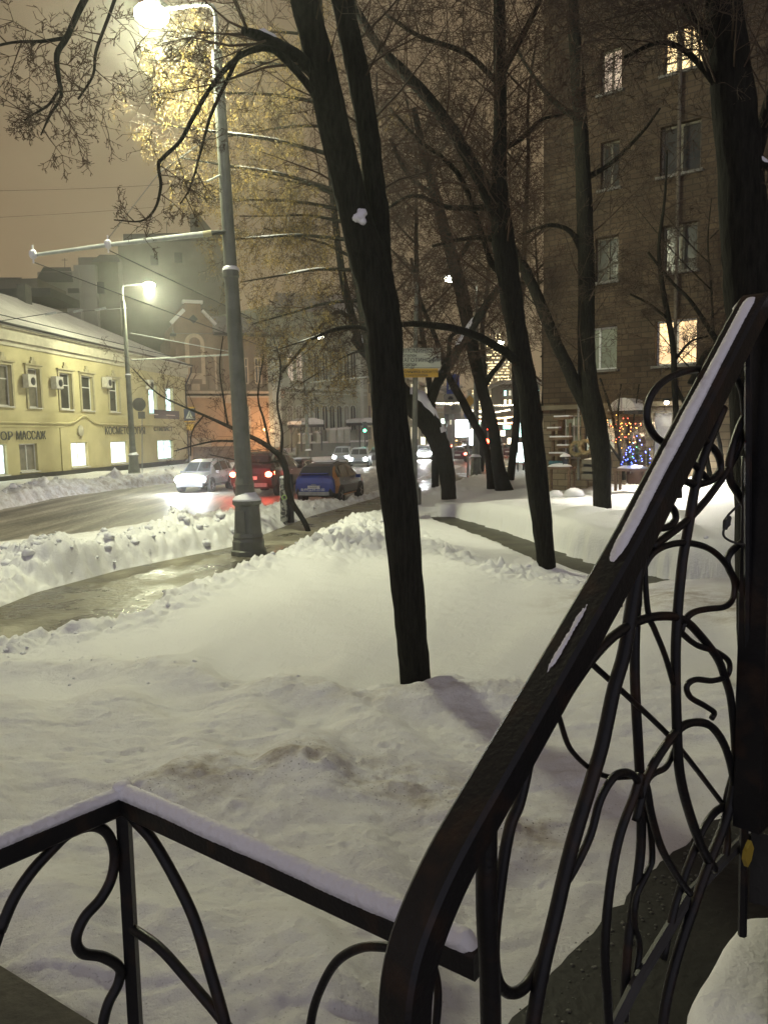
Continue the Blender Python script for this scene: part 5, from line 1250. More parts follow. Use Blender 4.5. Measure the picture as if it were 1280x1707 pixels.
# little fir trees with blue lights, star, string lights on a bare bush
M_fir=pm('fir_needles',(.02,.05,.02),(.03,.07,.03),8,.9)
Mb=em('blue_bulb',(.05,.10,1),16); Mg=em('green_bulb',(.1,.9,.25),7); Mo=em('amber_bulb',(1,.42,.08),10); Mr=em('red_bulb',(1,.10,.05),8); Mc=em('cyan_bulb',(.2,.75,1),9)
def firtree(px,pyb,pyt,off,wd,label,nb,seed):
    rnd=random.Random(seed); base=cp(px,pyb,off); top=cp(px,pyt,off); hgt=top.z-base.z; t_=thing('little_fir_tree',label,'fir tree',base,group='little fir trees with lights')
    s=MB(); s.tube([base,base+UP*hgt],[.03,.006],5); s.build('trunk',M_wood,t_)
    s=MB()
    for k in range(420):
        q=rnd.random()**.8; r_=wd*(1-q)*rnd.uniform(.3,1); an=rnd.uniform(0,6.28); c=base+UP*(hgt*(.08+.9*q)); e_=c+Vector((math.cos(an)*r_,math.sin(an)*r_,-.10*r_)); d=Vector((-math.sin(an),math.cos(an),0))*.035
        s.add([c-d,c+d,e_+d*.6,e_-d*.6],[(0,1,2,3)])
    s.build('crown',M_fir,t_)
    sb=[[],[],[]]
    for k in range(nb):
        q=(k+.5)/nb; r_=wd*(1-q)*.95+.03; an=k*2.4; c=base+UP*(hgt*(.05+.9*q))+Vector((math.cos(an)*r_,math.sin(an)*r_,0)); c2=c
        sb[0 if rnd.random()<.88 else rnd.choice((1,2))].append(c2)
    for m_,b in zip((Mb,Mg,Mc),sb):
        bulbs(b,.013,m_,t_)
firtree(1048,778,742,1.6,.26,'nearer little fir tree with many blue lights on the snowy table',22,1); firtree(1062,776,722,1.2,.42,'taller little fir tree with blue and green lights behind the table',13,2); firtree(1080,778,745,1.5,.24,'right little fir tree with sparse green and blue lights',6,4)
plight('blue_glow',cp(1050,768,2.1),5,(.1,.2,1),.1,tb2)
star=thing('light_star','large wooden star wound with amber and red string lights','star decoration',cp(1045,760,.9))
cs=cp(1043,716,.9); R5=.62; sp=[cs+D5*R5*math.cos(R(90+k*144))+UP*R5*math.sin(R(90+k*144)) for k in range(5)]
s=MB()
for k in range(5): s.tube([sp[k],sp[(k+1)%5]],.022,5)
s.tube([cs-UP*R5*.8,cs-UP*1.3],.025,5); s.build('frame',M_wood,star)
for mm,sd in ((Mo,0),(Mr,1)):
    bulbs([sp[k].lerp(sp[(k+1)%5],(j+.5)/7)+P5.n*.03 for k in range(5) for j in range(7) if not (j+k+sd)%2],.014,mm,star)

# ================================================================ TREES
M_bark,t,b=nodes_of('bark'); b.inputs['Roughness'].default_value=.9; b.inputs['Specular IOR Level'].default_value=.2
tcn=t.nodes.new('ShaderNodeTexCoord'); mpn=t.nodes.new('ShaderNodeMapping'); mpn.inputs['Scale'].default_value=(13,13,1.7); t.links.new(tcn.outputs['Object'],mpn.inputs[0])
n1=t.nodes.new('ShaderNodeTexNoise'); n1.inputs['Scale'].default_value=2.5; n1.inputs['Detail'].default_value=9; n1.inputs['Roughness'].default_value=.7; t.links.new(mpn.outputs[0],n1.inputs['Vector'])
rr=t.nodes.new('ShaderNodeValToRGB'); E=rr.color_ramp.elements; E[0].position=.35; E[0].color=(.008,.008,.006,1); E[1].position=.72; E[1].color=(.036,.034,.026,1)
t.links.new(n1.outputs['Fac'],rr.inputs[0]); t.links.new(rr.outputs[0],b.inputs['Base Color'])
bp=t.nodes.new('ShaderNodeBump'); bp.inputs['Strength'].default_value=1.0; bp.inputs['Distance'].default_value=.08; t.links.new(n1.outputs['Fac'],bp.inputs['Height']); t.links.new(bp.outputs[0],b.inputs['Normal'])
M_twig=pm('twigs',(.045,.030,.018),(.070,.045,.028),3,.85)
M_twigr=pm('reddish_twigs',(.075,.040,.024),(.050,.028,.018),3,.85)
M_leaf=pm('dry_yellow_leaves',(.36,.26,.06),(.22,.15,.045),6,.7)
M_leafb=pm('dry_brown_seeds',(.12,.065,.03),(.08,.045,.022),6,.8)
def limb(pts,k=4,jit=0.0):
    """pts: (px,py,depth,width px) -> smooth world points and radii"""
    W=[]
    for (px,py,Y,wd) in pts:
        p=at(px,py,Y); W.append((p.x,p.y,p.z,wd/F*Y*.5))
    W=catmull(W,k)
    P=[Vector(q[:3])+Vector((random.uniform(-jit,jit),random.uniform(-jit,jit),random.uniform(-jit,jit)*.3)) for q in W]
    return P,[max(.004,q[3]) for q in W]
class Twigs:
    def __init__(s,rnd): s.a=[];s.b=[];s.ra=[];s.rb=[];s.rnd=rnd;s.tips=[];s.nodes=[]
    def grow(s,p,d,L,r,lev,wig=.35,up=.02,droop=0.0,kids=(5,5,4),ratio=.55,spread=.9):
        n=max(3,int(L/(.16+.10*(2-min(lev,2))))); st=L/n; rnd=s.rnd; d=d.normalized()
        nk=kids[min(lev,len(kids)-1)] if lev<len(kids) else 0
        ks=sorted(rnd.uniform(.12,.97) for _ in range(nk)); ki=0
        for i in range(n):
            d=(d+Vector((rnd.gauss(0,wig),rnd.gauss(0,wig),rnd.gauss(0,wig)+up*3-droop*(i/n)))*math.sqrt(st)*.55).normalized()
            q=p+d*st; r1=r*(1-(i+1)/n*.72); s.a.append(p[:]);s.b.append(q[:]);s.ra.append(r*(1-i/n*.72));s.rb.append(r1)
            while ki<nk and ks[ki]<=(i+1)/n:
                t_=Vector((rnd.gauss(0,1),rnd.gauss(0,1),rnd.gauss(0,1))); t_=(t_-d*t_.dot(d)).normalized()
                nd=(d*(1-spread*.45)+t_*spread*.75).normalized()
                s.grow(q,nd,L*ratio*rnd.uniform(.6,1.15)*(1.1-.4*ks[ki]),max(.0028,r1*.55),lev+1,wig*1.1,up,droop,kids,ratio,spread); ki+=1
            p=q
        s.tips.append((p[:],d[:]))
    def build(s,name,mat,parent,minr=.0):
        A=np.array(s.a);B=np.array(s.b);ra=np.maximum(np.array(s.ra),minr);rb=np.maximum(np.array(s.rb),minr*.8)
        D=B-A; L=np.linalg.norm(D,axis=1,keepdims=True)+1e-9; D/=L; B=B+D*.3*ra[:,None]
        ref=np.where(np.abs(D[:,2:3])<.9,np.array([[0,0,1.]]),np.array([[1.,0,0]])); N=np.cross(D,ref); N/=np.linalg.norm(N,axis=1,keepdims=True); C=np.cross(D,N)
        n=len(A); V=np.empty((n,6,3))
        for k in range(3):
            an=2*math.pi*k/3; o=N*math.cos(an)+C*math.sin(an); V[:,k]=A+o*ra[:,None]; V[:,3+k]=B+o*rb[:,None]
        base=(np.arange(n)*6)[:,None]
        Q=np.concatenate([base+np.array([[k,(k+1)%3,3+(k+1)%3,3+k]]) for k in range(3)],1).reshape(-1,4)
        return fastmesh(name,V.reshape(-1,3),Q,mat,parent)
def fastmesh(name,V,Q,mat,parent):
    me=bpy.data.meshes.new(name); me.vertices.add(len(V)); me.vertices.foreach_set('co',V.ravel()); k=Q.shape[1]
    me.loops.add(Q.size); me.loops.foreach_set('vertex_index',Q.astype(np.int32).ravel()); me.polygons.add(len(Q))
    me.polygons.foreach_set('loop_start',np.arange(len(Q))*k); me.polygons.foreach_set('loop_total',np.full(len(Q),k)); me.update(calc_edges=True)
    me.materials.append(mat); o=bpy.data.objects.new(name,me); COL.objects.link(o); setparent(o,parent); return o
def leaves(name,mat,parent,tips,rnd,n_per=3,size=.05,spread=.15,droop=.12,p=1.0):
    V=[]
    for (q,d) in tips:
        if rnd.random()>p: continue
        for _ in range(n_per):
            c=Vector(q)+Vector((rnd.gauss(0,spread),rnd.gauss(0,spread),rnd.gauss(0,spread)-droop*rnd.random()))
            a=Vector((rnd.gauss(0,1),rnd.gauss(0,1),rnd.gauss(0,.5))).normalized()*size*rnd.uniform(.5,1); bb=Vector((rnd.gauss(0,.4),rnd.gauss(0,.4),-1)).normalized()*size*rnd.uniform(.8,1.8)
            V+= [c-a*.35,c+a*.35+bb*.3,c+bb,c-a*.2+bb*.6]
    V=np.array([v[:] for v in V]); Q=np.arange(len(V)).reshape(-1,4)
    return fastmesh(name,V,Q,mat,parent)
def snowline(P,Rr,i0,i1,rnd,th=.9,hgt=1.0):
    s=MB(); pts=[];rs=[]
    for i in range(i0,i1):
        pts.append(P[i]+UP*Rr[i]*(.75)); rs.append(max(.012,Rr[i]*th*rnd.uniform(.75,1.1)))
    rs[0]*=.3; rs[-1]*=.3; s.tube(pts,rs,7); return s
def tree(label,limbs,seed,spawn,base=None,leaf=None,twmat=M_twig,n=12,cat='tree',kids=(5,5,4),group=None,snow=(),minr=.0,name='bare_tree',jit=0.0,extra=None,crownname='crown'):
    """limbs: list of pixel limbs (first = trunk). spawn: list of (limb index, from, to, count, length, up, droop, side bias)"""
    rnd=random.Random(seed); W=[limb(l,4,jit) for l in limbs]
    b0=W[0][0][0]; t_=thing(name,label,cat,b0,group=group)
    s=MB(); P,Rr=W[0]; s.tube(P,Rr,n,noise=.05); tr=s.build('trunk',M_bark,t_,smooth=True)
    for P,Rr in W[1:]:
        s=MB(); s.tube(P,Rr,max(6,n-3),noise=.06); s.build('limb',M_bark,t_,smooth=True)
    tw=Twigs(rnd)
    for (li,f0,f1,cnt,L,up,droop,bias) in spawn:
        P,Rr=W[li]
        for k in range(cnt):
            f=f0+(f1-f0)*(k+rnd.random())/cnt; i=min(len(P)-2,int(f*(len(P)-1))); fr_=f*(len(P)-1)-i
            p=P[i].lerp(P[i+1],fr_); d=(P[i+1]-P[i]).normalized(); v=Vector((rnd.gauss(0,1),rnd.gauss(0,1),rnd.gauss(0,.6)))+Vector(bias); v=(v-d*v.dot(d)).normalized()
            Lk=L*rnd.uniform(.55,1.25); tw.grow(p,(v*.85+d*.45+UP*.15).normalized(),Lk,max(.006,min(Rr[i]*.42,Lk*.011)),0,.35,up,droop,kids)
    if tw.a: tw.build(crownname,twmat,t_,minr)
    if leaf: leaves('dry_leaves',leaf[0],t_,tw.tips,rnd,*leaf[1:])
    for (li,a,b) in snow:
        P,Rr=W[li]; sm=snowline(P,Rr,int(a*(len(P)-1)),max(int(a*(len(P)-1))+3,int(b*(len(P)-1))+1),rnd); sm.build('snow_cover',M_cap,t_,smooth=True)
    return t_,W,tw
D=7.1
# T1 main tree with its forked trunk
t1,W1,_=tree('main dark forked tree in the foreground with snow caught in its fork',[
 [(694,1186,D,74),(693,1160,D,58),(692,1130,D,52),(684,1040,D,54),(674,920,D,57),(661,800,D,62),(650,700,D,58),(645,620,D,57),(642,560,D,56),(633,500,D+.03,60),(617,440,D+.05,62),(600,385,D+.02,54),(582,315,D,50),(560,225,D-.1,50),(538,120,D-.2,47),(512,20,D-.3,44),(485,-90,D-.4,40),(440,-220,D-.5,34),(380,-330,D-.5,26)],
 [(634,450,D+.1,38),(633,400,D+.15,36),(630,350,D+.18,35),(624,310,D+.2,35),(612,210,D+.3,35),(592,100,D+.4,36),(570,0,D+.5,34),(545,-110,D+.6,30),(530,-240,D+.7,24)],
 [(532,130,D-.2,20),(500,98,D-.3,22),(465,75,D-.4,18),(430,58,D-.5,16),(405,50,D-.6,11)],
 [(560,225,D,12),(520,150,D-.3,13),(460,85,D-.5,10),(415,85,D-.6,9),(378,112,D-.7,8),(345,155,D-.8,7),(322,195,D-.8,7),(300,235,D-.9,6),(272,262,D-.9,6),(264,275,D-.9,6),(268,310,D-.9,5),(258,348,D-.9,4),(235,368,D-.9,3),(190,366,D-1,2)],
 [(400,85,D-.6,8),(380,130,D-.7,6),(352,190,D-.7,5),(335,250,D-.7,4),(318,310,D-.8,3),(300,340,D-.8,2)],
 [(485,-90,D-.4,24),(400,-170,D-.9,20),(280,-160,D-1.3,16),(190,-80,D-1.5,13),(140,0,D-1.5,10),(112,60,D-1.5,9),(95,90,D-1.5,9),(98,130,D-1.5,7),(102,160,D-1.5,5),(84,190,D-1.5,4),(68,225,D-1.5,2)],
 [(112,62,D-1.5,6),(70,68,D-1.5,5),(20,70,D-1.6,4),(-40,85,D-1.6,4)],
 [(98,150,D-1.5,5),(80,175,D-1.5,4),(55,190,D-1.5,3),(40,200,D-1.5,2)],
 [(280,-160,D-1.3,10),(215,-60,D-1.2,7),(180,30,D-1.2,5),(160,85,D-1.2,5),(155,125,D-1.2,4),(130,165,D-1.2,3)],
 [(640,560,D,10),(600,545,D+.5,7),(560,548,D+.9,6),(520,565,D+1.2,4)]],
 11,[(3,.3,1,9,.35,0,.10,(0,0,-.3)),(4,.2,1,4,.25,0,.1,(0,0,-.3)),(5,.5,1,11,.42,0,.25,(0,0,-.5)),(6,.2,1,5,.3,0,.2,(0,0,-.2)),(7,.1,1,4,.2,0,.1,(0,0,0)),(8,.3,1,6,.3,0,.3,(0,0,-.5)),
     (2,.2,1,9,1.1,0,.1,(-.5,0,.3)),(0,.66,1,12,1.3,.02,.05,(0,.3,0)),(1,.3,1,14,1.3,.02,.05,(.6,.4,0)),(9,.2,1,8,.5,0,.1,(0,0,0))],n=18,kids=(6,5,3),minr=.0022,snow=[(2,.5,.8)])
s=MB(); c=at(600,362,D-.16); [s.ball((dx_,-.01,dz_),r_,0,8,.9) for dx_,dz_,r_ in ((0,0,.05),(.025,.035,.038),(-.03,-.005,.04),(.02,-.035,.035),(.0,.05,.025))]; s.v=[(v[0]+c.x+random.uniform(-.005,.005),v[1]+c.y,v[2]+c.z+random.uniform(-.006,.006)) for v in s.v]; s.build('snow_clump',M_cap,t1,smooth=True)
# T2 centre right tree, leaning
D=14.0
tree('dark slender tree standing in front of the gap with a long limb reaching left',[
 [(911,955,D,34),(910,930,D,31),(903,870,D,34),(895,800,D,36),(887,720,D,36),(880,650,D,34),(870,600,D,34),(860,545,D,34),(850,480,D,36),(840,410,D,38),(834,350,D,30),(832,280,D,24),(834,180,D,21),(833,80,D,20),(831,-40,D,17),(828,-160,D,14)],
 [(838,380,D,28),(815,330,D,22),(785,270,D,21),(752,215,D+.1,20),(715,165,D+.2,19),(675,122,D+.4,18),(635,80,D+.5,14),(600,25,D+.6,12),(570,-40,D+.7,9)],
 [(878,620,D,22),(860,600,D-.1,17),(835,582,D-.2,14),(800,562,D-.4,13),(760,548,D-.6,12),(720,542,D-.8,11),(675,540,D-1,9),(630,552,D-1.2,7)],
 [(845,455,D,14),(820,440,D+.2,10),(800,380,D+.4,8),(770,300,D+.6,8),(735,260,D+.7,7),(700,235,D+.8,6),(650,180,D+1,4)],
 [(830,400,D,12),(800,395,D+.2,8),(760,400,D+.4,6),(720,410,D+.5,4)],
 [(836,120,D,14),(870,60,D-.2,10),(900,0,D-.3,7)],
 [(840,150,D,9),(780,90,D-.2,8),(700,60,D-.3,7),(640,20,D-.3,5)],
 [(832,250,D,9),(870,230,D,7),(900,200,D,5),(940,190,D,3)],
 [(820,345,D,10),(745,345,D+.4,8),(690,325,D+.6,6),(640,350,D+.9,4)]],
 22,[(0,.5,1,44,1.6,.02,0.0,(0,0,.1)),(1,.1,1,34,1.6,.02,.02,(0,0,0)),(2,.2,1,10,.8,0,.05,(0,0,0)),(3,.1,1,16,1.1,0,.03,(0,0,0)),(4,.1,1,10,1.0,0,.03,(0,0,0)),(5,.1,1,12,1.2,0,.03,(0,0,0)),(6,.1,1,14,1.2,0,.03,(0,0,0)),(7,.1,1,9,1.0,0,.03,(0,0,0)),(8,.1,1,12,1.1,0,.03,(0,0,0))],n=14,kids=(6,6,3),minr=.0038,twmat=M_twigr,snow=[(2,.0,.12)],leaf=(M_leafb,1,.03,.08,.1,.12))
# T7 right tree with forked trunk
D=21.0
tree('tall straight dark tree forking low, right of the wooden stand',[
 [(1004,882,D,40),(1004,862,D,31),(1003,800,D,31),(1000,745,D,33),(990,695,D,38),(980,640,D,32),(977,560,D,27),(977,450,D,27),(974,350,D,25),(969,240,D,23),(962,120,D,21),(953,0,D,18),(945,-130,D,14)],
 [(990,700,D,26),(965,655,D,22),(945,610,D-.1,20),(922,560,D-.2,19),(900,505,D-.3,18),(878,455,D-.4,17),(855,415,D-.5,14),(838,375,D-.6,10),(815,300,D-.6,7)],
 [(972,420,D,12),(950,385,D,8),(915,375,D,6),(870,390,D,4)],
 [(965,200,D,10),(920,165,D,8),(885,120,D,5),(850,60,D,4)],
 [(972,300,D,10),(1020,270,D,7),(1070,220,D,5),(1100,180,D,3)]],
 33,[(0,.42,1,40,1.9,.02,0,(0,0,.1)),(1,.2,1,22,1.5,.02,0,(-.2,0,0)),(2,.2,1,10,1.1,0,0,(0,0,0)),(3,.1,1,12,1.2,0,0,(0,0,0)),(4,.1,1,12,1.2,0,0,(0,0,0))],n=13,kids=(6,5,3),minr=.0048)
# T8 massive near trunk by the pillar
D=6.2
tree('massive dark trunk rising behind the railing pillar at the right edge',[
 [(1268,1200,D,74),(1266,1000,D,72),(1262,800,D,74),(1255,600,D,76),(1246,470,D,74),(1240,380,D,72),(1234,280,D,68),(1224,180,D,66),(1215,90,D,58),(1206,0,D,52),(1196,-120,D,44)],
 [(1240,330,D,22),(1265,240,D+.2,20),(1285,160,D+.3,18),(1320,60,D+.4,14)],
 [(1216,110,D,22),(1180,60,D+.1,18),(1150,20,D+.2,13),(1110,-30,D+.2,10)],
 [(1222,190,D,14),(1200,150,D,12),(1150,90,D,9),(1100,70,D+.1,7),(1040,95,D+.2,5)],
 [(1238,250,D,18),(1275,275,D-.1,12),(1310,300,D-.2,8)]],
 44,[(2,.1,1,14,.9,0,.05,(-.4,0,0)),(3,.1,1,16,.8,0,.05,(-.2,0,0)),(1,.2,1,10,.8,0,.05,(0,0,0)),(0,.7,1,10,1.1,0,.05,(-.6,.3,0)),(4,.2,1,5,.4,0,0,(0,0,0))],n=18,kids=(6,5,3),minr=.0022,snow=[(4,.3,.7)])
# T4 bent snow-topped tree
D=28
tree('bent tree near the pavement with snow along its leaning upper side',[
 [(748,832,D,25),(746,800,D,26),(740,765,D,30),(730,735,D,33),(715,705,D,36),(695,680,D,38),(672,660,D,36),(650,630,D+.2,30),(625,600,D+.4,26),(603,575,D+.6,22),(590,562,D+.7,16)],
 [(722,712,D,20),(719,690,D,18),(718,668,D,18),(728,640,D,17),(745,612,D,17),(765,580,D,16),(790,540,D,15),(812,505,D,13),(832,478,D,10),(860,430,D,6)],
 [(745,612,D,10),(748,590,D-.1,8),(752,560,D-.1,7),(780,548,D-.1,5)],
 [(610,590,D+.4,10),(590,545,D+.5,8),(560,520,D+.5,7),(500,585,D+.5,5),(470,620,D+.5,4)],
 [(600,575,D+.5,14),(575,480,D+.7,13),(560,380,D+.8,11),(548,260,D+.9,8)]],
 55,[(0,.6,1,12,1.4,0,.1,(-.3,0,0)),(1,.3,1,18,1.6,.0,.02,(0,0,0)),(3,.1,1,14,1.2,0,.15,(0,0,-.3)),(4,.1,1,16,2.0,.0,.1,(-.4,0,0))],n=12,kids=(6,5,3),minr=.006,snow=[(0,.28,.58),(0,.70,.95),(1,.55,.72)])
# pair of trees before the far lamp
D=34
tree('thick reddish lit leaning trunk of the pair before the distant lamp',[
 [(850,850,D,44),(836,803,D,27),(828,760,D,20),(823,720,D,19),(814,685,D,20),(804,650,D,19),(794,610,D,20),(784,560,D,21),(772,500,D,22),(757,440,D,21),(740,380,D,19),(722,310,D,16),(705,250,D,13),(690,180,D,9)],
 [(804,650,D,12),(818,625,D,9),(838,600,D,7),(850,570,D,5)],
 [(757,440,D,10),(790,390,D,8),(812,330,D,6)],
 [(728,330,D,10),(680,290,D,8),(650,230,D,6)]],
 66,[(0,.5,1,40,2.6,.02,0,(0,0,.1)),(1,.2,1,8,1.2,0,0,(0,0,0)),(2,.2,1,12,1.8,0,0,(0,0,0)),(3,.2,1,12,1.8,0,0,(0,0,0))],n=12,kids=(6,5,3),minr=.0065,twmat=M_twigr)
tree('thinner leaning trunk on the left of the pair before the distant lamp',[
 [(824,845,D+1,26),(818,800,D+1,15),(814,765,D+1,13),(803,730,D+1,13),(787,700,D+1,14),(770,667,D+1,14),(757,645,D+1,13),(747,625,D+1,11),(725,560,D+1,8),(700,500,D+1,7),(685,430,D+1,5)]],
 67,[(0,.55,1,26,2.0,.02,0,(0,0,.1))],n=10,kids=(6,5,2),minr=.0065,snow=[(0,.08,.2)])
# thin trees before the brick block
D=20
tree('thin crooked tree in front of the lit kitchen window',[
 [(1132,830,D,11),(1128,760,D,11),(1127,700,D,10),(1124,640,D,10),(1122,580,D,10),(1112,520,D,9),(1103,470,D,8),(1098,410,D,6),(1108,330,D,4),(1112,250,D,3)],
 [(1150,640,D,10),(1175,590,D,9),(1196,575,D-.1,10),(1180,545,D,8),(1150,500,D,6),(1120,470,D,5),(1080,420,D,4)],
 [(1124,640,D,7),(1150,690,D-.1,7),(1170,730,D-.2,8),(1185,800,D-.2,9)],
 [(1112,530,D,5),(1080,505,D,4),(1050,490,D,3)],[(1125,600,D,5),(1150,570,D,4),(1180,560,D,3)]],
 77,[(0,.35,1,22,1.3,0,0,(0,0,0)),(1,.3,1,14,1.0,0,0,(0,0,0)),(3,.1,1,6,.7,0,0,(0,0,0)),(4,.1,1,6,.7,0,0,(0,0,0))],n=8,kids=(6,5,3),minr=.0042)
D=26
tree('small bare bush wound with amber lights before the shop window',[
 [(1040,800,D,7),(1036,770,D,7),(1030,735,D,6),(1022,700,D,5),(1014,670,D,4),(1000,630,D,3)],
 [(1038,780,D,5),(1050,740,D,4),(1056,700,D,3),(1065,640,D,2)],[(1036,770,D,5),(1012,735,D,4),(995,700,D,3)],[(1032,740,D,4),(1030,690,D,3),(1035,640,D,2)]],
 78,[(0,.2,1,16,1.0,.05,0,(0,0,0)),(1,.2,1,12,.8,.05,0,(0,0,0)),(2,.2,1,12,.8,.05,0,(0,0,0)),(3,.1,1,10,.8,.05,0,(0,0,0))],n=6,kids=(5,4,2),minr=.004,name='bare_bush',cat='bush',twmat=pm('pale_twigs',(.14,.10,.06),(.10,.07,.04),3,.85))
bush=bpy.data.objects['bare_bush']; rnd=random.Random(5)
for m_,cnt,cx_,cy_,sx,sy in ((Mo,12,1040,716,22,28),(Mr,5,1015,732,18,14),(Mo,5,1012,708,8,8)):
    bulbs([at(cx_+rnd.gauss(0,sx*.45),cy_+rnd.gauss(0,sy*.5),25.9+rnd.uniform(-.5,.5)) for k in range(cnt)],.012,m_,bush)
plight('amber_glow',at(1030,712,25.2),6,(1,.5,.15),.3,bush)
# sapling by the lamp
D=21.5
tree('crooked sapling with long twigs arching left across the lamp column',[
 [(517,903,D,10),(512,880,D,9),(500,858,D,9),(487,838,D,10),(479,812,D,11),(477,785,D,11),(468,762,D,10),(452,748,D,9),(432,735,D,8),(405,722,D,7),(375,708,D,6),(340,692,D,4),(300,675,D,3),(262,655,D,2.4),(222,615,D,1.6)],
 [(420,728,D,6),(395,735,D,5),(360,735,D,4),(325,742,D,3),(290,752,D,2)],
 [(450,748,D,5),(440,700,D,4),(430,660,D,3),(440,590,D,2)],
 [(468,762,D,6),(470,720,D,5),(462,670,D,4),(468,610,D,3),(455,560,D,2)],
 [(380,710,D,4),(372,660,D,3),(366,610,D,2),(372,560,D,1.6)],
 [(478,800,D,6),(470,770,D,5),(440,772,D,3),(400,768,D,2.4),(350,758,D,2)],
 [(340,692,D,3),(320,720,D,2.5),(318,760,D,2)]],
 88,[(0,.4,1,30,.9,.03,0,(0,0,.2)),(1,.1,1,12,.7,.02,0,(0,0,.1)),(2,.1,1,10,.6,.02,0,(0,0,0)),(3,.1,1,14,.8,.02,0,(0,0,0)),(4,.1,1,8,.5,.02,0,(0,0,0)),(5,.1,1,10,.5,.02,0,(0,0,0)),(6,.1,1,5,.4,.02,0,(0,0,0))],n=8,kids=(4,3,2),minr=.0045,name='sapling',twmat=M_twigr,cat='sapling')
# yellow leaved tree lit by the lamp
D=23.0
LT=[[(668,900,D,30),(655,800,D,28),(640,700,D,26),(622,600,D,24),(605,500,D,22),(588,420,D,20),(570,330,D,18),(556,230,D,14),(545,130,D,11),(535,20,D,8),(528,-60,D,6)]]
tips=[(568,320,300,262,6.0),(562,260,255,205,5.5),(575,350,330,330,5),(585,400,345,400,5),(596,450,400,470,4.5),(605,500,420,540,4.5),(612,545,455,585,4),(560,210,330,235,4),(552,175,300,150,5),(548,120,255,100,5),(540,60,300,60,4),
      (618,580,500,640,3),(590,430,440,380,4),(570,330,420,290,5),(575,370,400,360,4)]
sp=[]
for k,(x0,y0,x1,y1,wd) in enumerate(tips):
    dy=random.uniform(-2.2,1.6)
    if k in (0,1,8,9,10): dy=-3.4
    LT.append([(x0,y0,D,wd+2),((x0*2+x1)/3,(y0*2+y1)/3-8,D+dy*.3,wd),((x0+x1*2)/3,(y0+y1*2)/3-4,D+dy*.7,wd*.7),(x1,y1,D+dy,2)])
    sp.append((k+1,.12,1,22,.9,0,.45,(0,0,-.6)))
sp.append((0,.5,1,20,1.4,0,.1,(-.3,0,0)))
tree('tree with dry yellow leaves glowing in lamplight behind the nearest lamp column',LT,99,sp,n=11,kids=(5,4,2),minr=.0048,leaf=(M_leaf,5,.038,.05,.20,.34),name='yellow_leaved_tree',snow=[(7,.3,.8),(2,.3,.75),(1,.35,.7),(4,.4,.8),(5,.3,.7)])
# background trees down the street: crowns that veil the sky
def bgtree(x,yb,yt,D,lean,seed,label,w0=18,L=2.4,cnt=60,kids=(6,5,3),mat=M_twigr):
    pts=[(x,yb,D,w0)]; n=7
    for k in range(1,n+1):
        f=k/n; pts.append((x+lean*f+random.uniform(-6,6),yb+(yt-yb)*f,D,w0*(1-f*.8)))
    ls=[pts]
    rnd=random.Random(seed)
    for k in range(7):
        f=.35+.6*k/7; x0=x+lean*f; y0=yb+(yt-yb)*f; sx=rnd.choice((-1,1)) if k>1 else (-1,1)[k]; Lx=rnd.uniform(50,120)*30/D
        ls.append([(x0,y0,D,w0*(1-f*.7)*.5),(x0+sx*Lx*.5,y0-Lx*.5,D+rnd.uniform(-1,1),w0*.25),(x0+sx*Lx,y0-Lx*1.1,D+rnd.uniform(-2,2),w0*.1)])
    sp=[(0,.3,1,cnt//2,L,.02,0,(0,0,.1))]+[(k+1,.1,1,cnt//8,L*.8,.02,0,(0,0,0)) for k in range(7)]
    tree(label,ls,seed,sp,n=8,kids=kids,minr=.0002*D+.0012,twmat=mat,group='trees further along the street')
bgtree(725,812,150,38,-45,101,'slim background tree behind the direction sign',13,2.8)
bgtree(850,800,60,40,40,102,'background tree between the dark slender tree and the brick block',14,3.0)
bgtree(650,800,120,44,-20,103,'background tree hidden behind the main forked trunk',13,3.0)
bgtree(800,790,230,52,20,104,'background tree in front of the illuminated tower',12,3.0,50)
bgtree(905,800,330,30,-10,105,'small tree at the left corner of the brick block',8,1.8,40,(5,4,3))
bgtree(1200,830,330,24,-20,106,'bare tree before the right part of brick facade',8,1.6,40,(5,4,3),M_twig)
# ================================================================ PORCH: railings, platform
M_iron=pm('black_wrought_iron',(.008,.008,.009),(.040,.021,.012),16,.42,.2,.25,120,spec=.4,bdist=.004,lo=.52,hi=.78,detail=8)
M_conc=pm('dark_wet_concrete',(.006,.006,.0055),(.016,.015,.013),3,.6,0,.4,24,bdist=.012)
Pa=at(800,1330,.88); Pb=at(1250,545,1.42)
PR=Plane(Pa,Pb)
rl=thing('stair_railing','black wrought iron stair railing with scrollwork and a snow dusted handrail','railing',Vector((Pa.x,Pa.y,.55)))
def sweep_rect(mbx,P,wd,ht,side):
    base=len(mbx.v); n=len(P)
    for i,p in enumerate(P):
        t=(P[min(i+1,n-1)]-P[max(i-1,0)]).normalized(); S=Vector(side).normalized(); N=S.cross(t).normalized()
        bev=.22
        for (a,b) in [(-1,-1+bev),(-1+bev,-1),(1-bev,-1),(1,-1+bev),(1,1-bev),(1-bev,1),(-1+bev,1),(-1,1-bev)]:
            mbx.v.append(tuple(p+S*a*wd/2+N*b*ht/2))
    for i in range(n-1):
        for k in range(8):
            a_=base+i*8+k; b_=base+i*8+(k+1)%8; mbx.f.append((a_,b_,b_+8,a_+8)); mbx.m.append(0)
    mbx.f.append(tuple(base+k for k in range(8))[::-1]); mbx.m.append(0); l=base+(n-1)*8; mbx.f.append(tuple(l+k for k in range(8))); mbx.m.append(0)
HR=[(1262,508),(1249,525),(1171,676),(1098,816),(1047,915),(944,1098),(828,1300),(752,1435),(703,1545),(680,1630),(674,1720),(676,1860)]
hp_=[tuple(PR.hit(*q)) for q in HR]; HP=[Vector(q) for q in catmull(hp_,6)]
